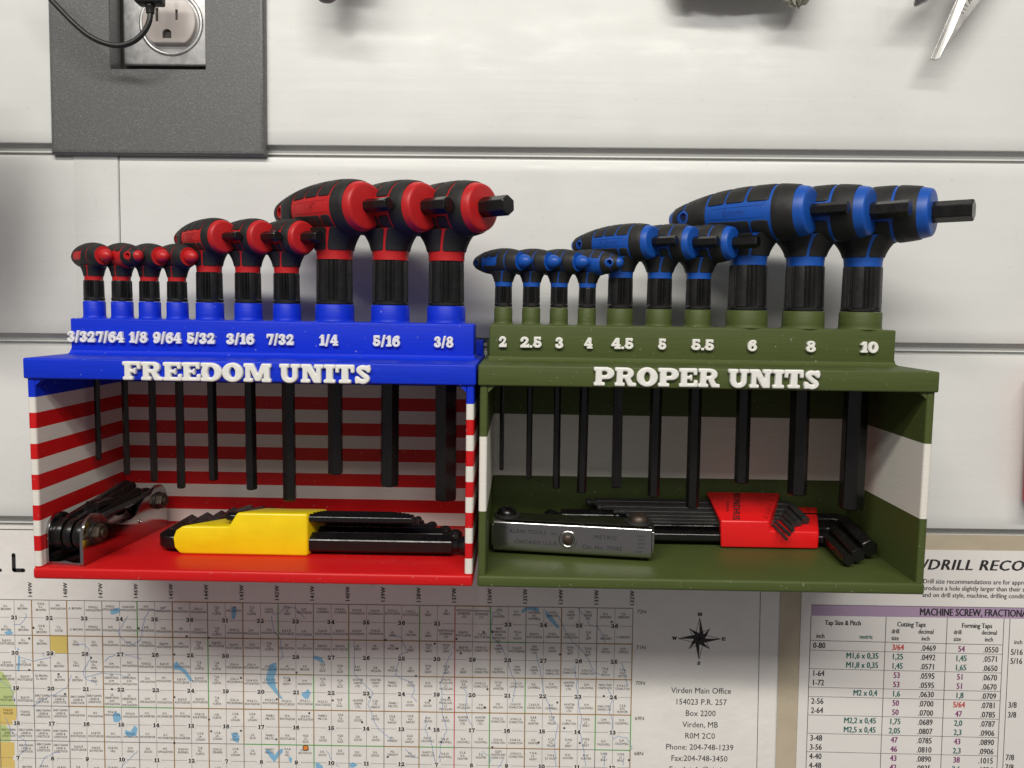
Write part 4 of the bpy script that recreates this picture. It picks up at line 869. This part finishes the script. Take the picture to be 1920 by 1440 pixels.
lm = [M['line_grey'], M['line_brown'], M['line_green'], M['line_red']]; ix = {'.': 0, 'b': 1, 'g': 2, 'r': 3}
b = MB(); W4 = IY-.07
for w_ in range(150, 131, -1):
    s = COL.get(w_, '')
    for j in range(6):
        c = s[j] if j < len(s) else '.'; line(b, gx(w_), GZ[j], gx(w_), GZ[j]-19.9, .34 if c == '.' else .5, W4-(.008 if c != '.' else 0), ix[c])
for j in range(6):
    for w_ in range(151, 132, -1):
        c = ROW[j].get((w_, w_-1), '.') if w_ < 151 else '.'; line(b, gx(w_), GZ[j], gx(w_-1), GZ[j], .34 if c == '.' else .5, W4-(.012 if c != '.' else .004), ix[c])
obj('printed_section_lines', b, lm, Mp, recalc=False)
# names on the quarters
NY = 'NYKOLIATION'; RO = 'ROUTLEDGE'
ROWS = [
 "D.L./BROWN|D.L./BROWN|O.K.&/K.L./BROWN|M.F./#|A. BROWN|R.M.& D.J./#|R.M.& D.J./#|G.W.& W.M./#|R.M./#|R.M./#|M.F./#|J.D.& L.A./MCLENEHAN|T.J.&/N.J./CURTIS|D.M./#|T.J.&/N.J./CURTIS|T.J.& N.J./CURTIS|J.R.&/J.R./AIREY|K.M./@|W.R.& B.L./CUMMING|W.R.& B.L./CUMMING|R.H.& E.R./STEVENSON|R.H.& E.R./STEVENSON|K.W.& C.J./@|K.W.& C.J./@|J.R./AIREY|J.R./AIREY|WESTWOOD/ENTERPRISES/LTD|WESTWOOD/ENTERPRISES/LTD|T.R.&/D.L./HUNTER|H.T./SMITH|L.E./CAMPBELL,/R.K./CAMPBELL|M.W./HUNTER|CRH/FARMS/LTD|CRH/FARMS/LTD|D.G./GERRARD|D.E./GERRARD",
 "D.L./BROWN|D.L./BROWN|O.K.&/K.L./BROWN|T.G./GOOD|A. BROWN|R.M.& D.J./#|R.M./#|R.M./#|R.M./#|R.M./#|M.F./#|J.D.& L.A./MCLENEHAN|T.J.&/N.J./CURTIS|R.M.& D.J./#|D.M./#|D.M./#|B.J.& K.M./@|K.M./@|B.J.& K.M./@|B.J.& K.M./@|R.H.& E.R./STEVENSON|R.H.& E.R./STEVENSON|J.R./AIREY|R.B./WILSON|J.R./AIREY|WESTWOOD/ENTERPRISES/LTD|B.B.& M.E./@|T.L.& B.M./@|NEW/GENERATION/PORK/MAPLETON/INC.|W.L.&/E.I./ALLAN|B.B.& M.E./@|F.R.& E.L./DESROCHERS|K.W.& C.A./CHARLTON|R.J.&/B.L./LEPP|D.G./GERRARD|F. WINDISCH",
 "B.J.& K.M./@|D.L./BROWN|D.L./BROWN||D.L./KING|D.L./KING|D.M./#|D.M./#|R.M.& D.J./#|B.J.& K.M./@|M.F./#|T.J.&/N.J./CURTIS|B.J.& K.M./@|B.J.& K.M./@|D.M./#|T.J.&/N.J./CURTIS|J.R./#|J.R./#|B.B.& M.E./@|B.B.& M.E./@|J.R./AIREY|J.R./AIREY|R.B./WILSON|J.R./AIREY|W.J.&/N.F./GRAY|W.J.&/N.F./GRAY|B.B.& M.E./@|K.W.& C.A./CHARLTON|CRH/FARMS/LTD|T.L.& D.M./@|CRH/FARMS/LTD|R.W./GOOD|D.K.&/W.E./BEST|D.K.&/W.E./BEST|D.W./VEITCH|D.W./VEITCH",
 "J.& K.M./RUTLEDGE|T.D./@|D.L./BROWN|D.L./BROWN|D.L./KING|D.R.&/D.L./KING|R.M./#|R.M./#|R.M.& D.J./#|B.J.& K.M./@|M.F./#|T.J.&/N.J./CURTIS|T.J.&/N.J./CURTIS|J.D.& L.A./MCLENEHAN|J.D.& L.A./MCLENEHAN|J.D.& L.A./MCLENEHAN|J.R./#|A.R./BROOK|H.J.&/C.J./ELLIS|H.J.&/C.J./ELLIS|R.W./AIREY|R.B./WILSON|R.B./WILSON|J.R./AIREY|W.J.&/N.F./GRAY|W.J.&/N.F./GRAY|J.R./AIREY|K.W.& C.A./CHARLTON|D.& J.P./CALDWELL|CRH/FARMS/LTD|CRH/FARMS/LTD|MAE-LYNN/FARMS LTD|K.W.& C.A./CHARLTON|K.W.& C.A./CHARLTON|T.K.&/K.D./VEITCH|T.K.&/K.D./VEITCH",
 "B.J.& K.M./@|B.J.& K.M./@|B.J. BROWN,/R.L. REVOY|B.M./BROWN|B.L./DRYDEN|C.R./KING|J.E./KIRKPATRICK,/D.M./#|J.E./KIRKPATRICK,/D.M./#|D.M./#|M.F./#|B.J.& K.M./@|B.J.& K.M./@|T.J.&/N.J./CURTIS|J.D.& L.A./MCLENEHAN|G.W.& W.M./#|G.W.& W.M./#|R.D.&/C.D./FENTY|A.M./KALINOWICH|H.J.&/C.J./ELLIS|H.J.&/C.J./ELLIS|HUNTER/FARMS/LTD.|HUNTER/FARMS/LTD.|7040811/MB LTD.|R.W./GOOD|R.W./GOOD|O.M.& M.A./MCLELLAN,/J.C./MCLELLAN|C.E.&/E.E./HUNT|K.W.& C.A./CHARLTON|R.C.&/A.M./HUNTER|C.A.& K.W./CHARLTON|R.K./CAMPBELL|D.A./CALDWELL|HUNTER/FARMS/LTD.|D.M./CALDWELL|MAE-LYNN/FARMS LTD|K.W.& C.A./CHARLTON",
 "B.J.& K.M./@|B.J.& K.M./@|EARLY DAWN/LAND &/LIVESTOCK|EARLY DAWN/LAND &/LIVESTOCK|EARLY DAWN/LAND &/LIVESTOCK|EARLY DAWN/LAND &/LIVESTOCK|J.E./KIRKPATRICK,/D.M./#|J.E./KIRKPATRICK,/D.M./#|D.M./#|M.F./#|B.J.& K.M./@|B.J.& K.M./@|T.J.&/N.J./CURTIS|J.D.& L.A./MCLENEHAN|W.K.& C.L./@|W.K.& C.L./@|W.K.& C.L./@|W.K.& C.L./@|W.K.& C.L./@|H.J.&/C.J./ELLIS|HUNTER/FARMS/LTD.|C.J.&/L.M./OBACH|7040811/MB LTD.|R.W./GOOD|R.W./GOOD|O.M.& M.A./MCLELLAN,/J.C./MCLELLAN|D.A.& J.C./MCLELLAN|F.M./WILSON|F.M./WILSON|C.A.& K.W./CHARLTON|C.A.& K.W./CHARLTON|R.K./CAMPBELL|HUNTER/FARMS/LTD.|D.M./CALDWELL|MAE-LYNN/FARMS LTD|C.E.&/D.M./HUNTER",
 "P.G.& B.G./WALLER|P.G.& B.G./WALLER|EARLY DAWN/LAND &/LIVESTOCK|EARLY DAWN/LAND &/LIVESTOCK|M.F./#|M.F./#|M.F.& J.M./#|M.F.& J.M./#|G.C./MCWHIRTER|G.C./MCWHIRTER|G.C./MCWHIRTER|N.R.& C.E./DALRYMPLE|H.B./CURTIS|L.G.&/J.A./LOGAN|L.G.&/J.A./LOGAN|7040811/MB LTD.|W.K./@|J.R.& R.M./#|7040811/MB LTD.|H.J.&/C.J./ELLIS|D.R./GOOD|D.R./GOOD|S.D.&/A.D./RAPLEY|S.D.&/A.D./RAPLEY|R.W./GOOD|R.W./GOOD|HUNTER/FARMS/LTD.|HUNTER/FARMS/LTD.|K.W.& C.A./CHARLTON|K.W.& C.A./CHARLTON|R.B.&/M.A./HUNTER|F.C.&/P.D./MILLER|K.W./CHARLTON|D.M.&/J.S./BAILY|D.M./CALDWELL|D.M./CALDWELL",
 "EARLY DAWN/LAND &/LIVESTOCK|EARLY DAWN/LAND &/LIVESTOCK|EARLY DAWN/LAND &/LIVESTOCK|EARLY DAWN/LAND &/LIVESTOCK|G.E.& P.M./@|G.E.& P.M./@|M.F./#|M.F.& J.M./#|G.C./MCWHIRTER|G.C./MCWHIRTER|G.C./MCWHIRTER|L.G.&/J.A./LOGAN|L.G.&/J.A./LOGAN|L.G.&/J.A./LOGAN|L.R./ELLIS|7040811/MB LTD.|W.K./@|H.J.&/C.J./ELLIS|D.R./GOOD|H.J.&/C.J./ELLIS|D.R./GOOD|D.R./GOOD|M.L./WRIGHT|S.D.&/A.D./RAPLEY|D.& J.P./CALDWELL|D.& J.P./CALDWELL|D.A./CALDWELL|D.A./CALDWELL|S.D.& A.K./CHARLTON|K.W.& C.A./CHARLTON|C.R./HUNTER|F.C.&/P.D./MILLER|D.M.&/J.S./BAILY|D.M.&/J.S./BAILY|D.M./CALDWELL|D.M./CALDWELL",
 "|EARLY DAWN/LAND &/LIVESTOCK|EARLY DAWN/LAND &/LIVESTOCK|EARLY DAWN/LAND &/LIVESTOCK|B.J.& K.M./@|A.E.& E.K./BOYNTON|O.E.& M.D./HILL|D.M./KING|D.R./GOOD|M.F./#|B.N.& R.N./BURNELL|T.J.&/N.J./CURTIS|J.D.& L.A./DRAPER|L.G.&/J.A./LOGAN|L.R./ELLIS|7040811/MB LTD.|G.A.&/B.J./HILL|A.B.& E.K./BOYNTON|D.R./GOOD|D.R./GOOD|D.R./GOOD|D.R./GOOD|M.L./WRIGHT|M.L./WRIGHT|SHADY H/FARMS LTD|D.& J.P./CALDWELL|K.L.&/D.A./HUNTER|Z.G./HUNTER|GLEN/HUNTER AND/SONS LTD.|K.W.& C.A./CHARLTON|T.W.&/S.F./HUNT|T.W.&/S.F. HUNT|M.W./HUNTER|M.W./HUNTER|D.M.&/J.S./BAILY|D.M.&/J.S./BAILY",
 "|BROWN/FARMS|A.E.& E.K./BOYNTON|A.E.& E.K./BOYNTON|D.R./GOOD|D.M./KING|O.E.& M.D./HILL|O.E.& M.D./HILL|M.F./#|D.R./GOOD|B.N.& R.N./BURNELL|J.D.& L.A./DRAPER|L.G.&/J.A./LOGAN|L.G.&/J.A./LOGAN|L.R./ELLIS|H.J.&/C.J./ELLIS|H.J.&/C.J./ELLIS|A.B.& E.K./BOYNTON|D.R./GOOD|D.R./GOOD|D.R./GOOD|D.R./GOOD|M.L./WRIGHT|M.L./WRIGHT|SHADY H/FARMS LTD|D.& J.P./CALDWELL|K.L.&/D.A./HUNTER|Z.G./HUNTER|GLEN/HUNTER|K.W./CHARLTON|T.W.&/S.F./HUNT|S.F. HUNT|M.W./HUNTER|M.W./HUNTER|D.M.&/J.S./BAILY|D.M.&/J.S./BAILY"]
b = MB(); W5 = IY-.09
for r_, row in enumerate(ROWS):
    for c, cell in enumerate(row.split('|')):
        if not cell: continue
        ls = cell.replace('#', NY).replace('@', RO).split('/') if not cell.startswith('3/') else [cell]
        cx = gx(150)+9.7*c+4.85+random.uniform(-.3, .3); cz = GZ[0]-9.95*r_-4.97+(.9 if r_ % 2 == 0 else -.9)*1+random.uniform(-.5, .5); h = 1.22
        for k, s in enumerate(ls): put(b, text2d(s, h, cx, cz+((len(ls)-1)/2-k)*1.75-h/2, 'c', xs=.82 if len(s) < 10 else .70), W5)
obj('printed_names', b, M['ink_soft'], Mp, recalc=False)
b = MB()
NUM = [[31, 32, 33, 34, 35, 36, 31, 32, 33, 34, 35, 36, 31, 0, 33, 34, 35, 36], [30, 29, 28, 27, 26, 25, 30, 0, 28, 27, 26, 25, 30, 29, 28, 27, 26, 25], [19, 20, 21, 22, 23, 24, 19, 20, 21, 22, 23, 24, 19, 20, 21, 22, 23, 24], [18, 17, 16, 15, 14, 13, 18, 17, 16, 15, 14, 13, 18, 17, 16, 15, 14, 13], [7, 8, 9, 10, 11, 12, 7, 8, 9, 10, 11, 12, 7, 8, 9, 10, 11, 12]]
def flat_slab(mb, s, cap, cx, z, y):
    ws = [SLAB[c][0]+.06 for c in s]; x = cx-sum(ws)*cap/2
    for c, w_ in zip(s, ws):
        me = slab_mesh(c, cap, 0); mb.add([(v.co.x/MM+x, y, v.co.z/MM+z) for v in me.vertices], [tuple(p.vertices) for p in me.polygons]); x += w_*cap
b2 = MB()
for j, row in enumerate(NUM):
    for i, n_ in enumerate(row):
        if n_:
            cx = gx(150)+19.4*i+9.7; cz = GZ[j]-9.95; b2.box(cx-2.6, cx+2.6, W5-.012, W5-.004, cz-1.4, cz+1.4); flat_slab(b, str(n_), 2.3, cx, cz-1.15, W5-.03)
obj('number_gap', b2, M['map_paper'], Mp)['kind'] = 'stuff'; obj('printed_section_numbers', b, M['ink'], Mp, recalc=False)
b = MB()
for px, py in ((63, 1177), (55, 1197), (55, 1256), (171, 1233), (110, 1264), (122, 1301), (260, 1178), (350, 1193), (391, 1196), (327, 1227), (210, 1292), (327, 1307), (392, 1349), (396, 1371), (327, 1393), (452, 1370), (452, 1271), (543, 1275), (556, 1261), (519, 1311), (580, 1337), (518, 1386), (679, 1354), (693, 1307), (624, 1313), (723, 1200), (815, 1207), (745, 1216), (780, 1267), (806, 1313), (842, 1308), (827, 1391), (727, 1419), (856, 1198), (907, 1185), (914, 1292), (909, 1326), (923, 1401), (864, 1225), (1147, 1166), (1050, 1227), (1132, 1305), (1045, 1317), (1058, 1365), (1010, 1392), (1087, 1393), (1179, 1425), (923, 1185), (805, 1365)):
    x, _, z = wallpt(px, py, -.5); b.box(x-.5, x+.5, W5-.02, W5, z-.5, z+.5)
obj('printed_farm_mark', b, M['ink'], Mp)
b = MB()
x, _, z = wallpt(573, 1402, -.5); b.prism(arc(x, z, 1.7, 1.7, 0, 360, 24)[:-1], W5-.01, W5, 'y'); obj('location_dot', b, M['ink'], Mp)
b = MB(); b.prism(arc(x, z, 1.25, 1.25, 0, 360, 24)[:-1], W5-.03, W5-.005, 'y'); obj('location_dot', b, M['orange'], Mp)
b = MB()
for w_ in range(149, 131, -1): bold(b, f'{w_}W', 2.15, gx(w_)+.5, -148.2, 'l', W5, w=.09, rot=R(90), sp=.06)
for k, s in enumerate(('72N', '71N', '70N', '69N', '68N')): put(b, text2d(s, 2.0, 64.6, -152.2-19.9*k, 'l'), W5)
for k, s in enumerate(('Virden Main Office', '154023 P.R. 257', 'Box 2200', 'Virden, MB', 'R0M 2C0', 'Phone: 204-748-1239', 'Fax:204-748-3450', 'Email: info@virden')):
    put(b, text2d(s, 3.15, 100.6-.02*k, -196.3-6.38*k, 'c', xs=.93), W5)
line(b, 131.2, -125, 132.4, -262, .28, W5); line(b, -330, -110.4, 131, -110.9, .4, W5); line(b, 131, -110.9, 131.2, -125, .28, W5)
stk_ = lambda x0, z0, x1, z1: (line(b, x0, z0, x1, z1, 2.1, W5), b.prism(arc(x0, z0, 1.05, 1.05, 0, 360, 14)[:-1], W5, W5+.01, 'y'), b.prism(arc(x1, z1, 1.05, 1.05, 0, 360, 14)[:-1], W5, W5+.01, 'y'))
stk_(-276.6, -124.6, -276.6, -132.9); stk_(-276.4, -133.1, -271.4, -133.1); b.prism(arc(-284.2, -133.2, .95, .95, 0, 360, 16)[:-1], W5, W5+.01, 'y'); stk_(-300, -133, -290, -125)
obj('printed_lettering', b, M['ink'], Mp, recalc=False)
# compass rose
b = MB(); cx, cz = 98.9, -165.8
def star(mb, L, Wd, a0, outline):
    for k in range(4):
        a = R(a0+90*k); t = (cx+L*math.sin(a), cz+L*math.cos(a))
        for sgn in (-1, 1):
            q = (cx+Wd*math.sin(a+sgn*R(45)), cz+Wd*math.cos(a+sgn*R(45)))
            if sgn == 1: mb.add([(cx, W5, cz), (t[0], W5, t[1]), (q[0], W5, q[1])], [(0, 1, 2)])
            else:
                line(mb, *t, *q, .22, W5); line(mb, cx, cz, *t, .15, W5); line(mb, cx, cz, *q, .15, W5)
star(b, 7.9, 3.0, 45, 1); star(b, 11.8, 3.2, 0, 1)
for s, dx, dz in (('N', 0, 12.6), ('S', 0, -14.6), ('E', 13.2, -.9), ('W', -13.6, -.9)):
    me = slab_mesh(s, 1.9, 0); wv = SLAB[s][0]*1.9; b.add([(v.co.x/MM+cx+dx-wv/2, W5, v.co.z/MM+cz+dz) for v in me.vertices], [tuple(p.vertices) for p in me.polygons])
obj('compass_rose', b, M['ink'], Mp, recalc=False)

# ------------------------------------------------------------------ tap and drill chart
Ch = thing('tap_drill_chart', 'laminated tap and drill size chart taped to the wall, lower right', 'chart')
sheet('laminate_edge', 142.4, 360, -300, -106.5, -.45, M['laminate'], Ch, 0)
sheet('paper', 153.6, 350, -290, -114.8, -.85, M['chart_paper'], Ch, 0)
CY = -.85-.06
b = MB(); b.box(159.0, 340, CY-.01, CY+.05, -151.9, -145.9); obj('header_bar', b, M['mauve'], Ch)
def ct(mb, s, cap, x, z, al='l', xs=.78, off=0, **k): bold(mb, s, cap, x, z, al, CY-.04, w=.05+off*6, xs=xs, **k)
blk, pur, tea, sca = MB(), MB(), MB(), MB()
ct(blk, '/DRILL RECOMMENDATIONS', 5.6, 217.6, -125.6, 'l', 1.06, shear=.25, off=.045, sp=.05)
for k, s in enumerate(('Drill size recommendations are for approximate', 'produce a hole slightly larger than their size', 'and on drill style, machine, drilling conditions')): ct(blk, s, 2.5, 218.6, -133.2-3.75*k, 'l', .90)
ct(blk, 'MACHINE SCREW, FRACTIONAL', 3.9, 217.5, -150.9, 'l', .72, off=.022)
ct(blk, 'Tap Size & Pitch', 2.6, 176.4, -156.9, 'c', off=.01); ct(blk, 'inch', 2.4, 162.2, -164.2, 'l', off=.005); ct(tea, 'metric', 2.4, 185.6, -164.3, 'l', off=.005)
ct(blk, 'Cutting Taps', 2.6, 213.4, -157.2, 'c', off=.01); ct(blk, 'Forming Taps', 2.6, 248.8, -157.4, 'c', off=.01)
for x, s1, s2 in ((204.9, 'drill', 'size'), (221.4, 'decimal', 'inch'), (238.5, 'drill', 'size'), (255.6, 'decimal', 'inch')): ct(blk, s1, 2.4, x, -161.0, 'c', off=.005); ct(blk, s2, 2.4, x, -164.8, 'c', off=.005)
RW = [('0-80', '', '3/64 r', '.0469', '54 p', '.0550'), ('', 'M1,6 x 0,35', '1,25 t', '.0492', '1,45 t', '.0571'), ('', 'M1,8 x 0,35', '1,45 t', '.0571', '1,65 t', '.0650'), ('1-64', '', '53 p', '.0595', '51 p', '.0670'), ('1-72', '', '53 p', '.0595', '51 p', '.0670'),
      ('', 'M2 x 0,4', '1,6 t', '.0630', '1,8 t', '.0709'), ('2-56', '', '50 p', '.0700', '5/64 r', '.0781'), ('2-64', '', '50 p', '.0700', '47 p', '.0785'), ('', 'M2,2 x 0,45', '1,75 t', '.0689', '2,0 t', '.0787'), ('', 'M2,5 x 0,45', '2,05 t', '.0807', '2,3 t', '.0906'),
      ('3-48', '', '47 p', '.0785', '43 p', '.0890'), ('3-56', '', '46 p', '.0810', '2,3 t', '.0906'), ('4-40', '', '43 p', '.0890', '38 p', '.1015'), ('4-48', '', '42 p', '.0935', '2,6 t', '.1024'), ('', 'M3 x 0.5', '2,5 t', '.0984', '7/64 r', '.1094'), ('5-40', '', '38 p', '.1015', '33 p', '.1130')]
inks = {'r': sca, 'p': pur, 't': tea}
b = MB(); wl = CY-.05; z0 = -169.9; dz = 5.18
for k, (a, m_, c1, d1, c2, d2) in enumerate(RW):
    z = z0-dz*k; cap = 3.15
    if a: ct(blk, a, cap, 160.6, z, 'l', .80, off=.008)
    if m_: ct(tea, m_, cap, 196.4, z-.2, 'r', .80, off=.012)
    ct(inks[c1[-1]], c1[:-2], cap, 206.6, z-.4, 'c', .80, off=.012); ct(blk, d1, cap, 227.2, z-.6, 'r', .80, off=.006)
    ct(inks[c2[-1]], c2[:-2], cap, 241.0, z-.8, 'c', .80, off=.012); ct(blk, d2, cap, 261.0, z-1.0, 'r', .80, off=.006)
    if k in (0, 2, 4, 5, 7, 9, 11, 13): line(b, 159, z-1.1, 263.2, z-1.9, .2, wl)
for x in (159.0, 199.6, 232.6, 263.2): line(b, x, -152, x, -262, .3, wl)
line(b, 266.4, -152, 266.4, -262, .3, wl); line(b, 159, -165.6, 263.2, -166.6, .25, wl); line(b, 159, -145.9, 340, -146, .25, wl)
for s, z in (('5/16', -172), ('5/16', -177), ('3/8', -201.5), ('3/8', -207), ('7/8', -231), ('7/8', -236.5)): ct(blk, s, 3.15, 267.6, z, 'l', .8, off=.006)
ct(blk, 'inch', 2.4, 269.2, -166, 'l'); obj('table_rule', b, M['ink'], Ch, recalc=False)
obj('printed_black_lettering', blk, M['ink'], Ch, recalc=False); obj('printed_purple_numbers', pur, M['purple_ink'], Ch, recalc=False); obj('printed_teal_numbers', tea, M['teal_ink'], Ch, recalc=False); obj('printed_red_numbers', sca, M['scarlet_ink'], Ch, recalc=False)
for o in bpy.data.objects:
    if o.name.split('.')[0] in ('printed_names', 'printed_section_numbers', 'printed_lettering', 'printed_black_lettering', 'printed_purple_numbers', 'printed_teal_numbers', 'printed_red_numbers', 'stamped_lettering', 'size_print'): o['kind'] = 'stuff'
bpy.data.objects.remove(_fo)
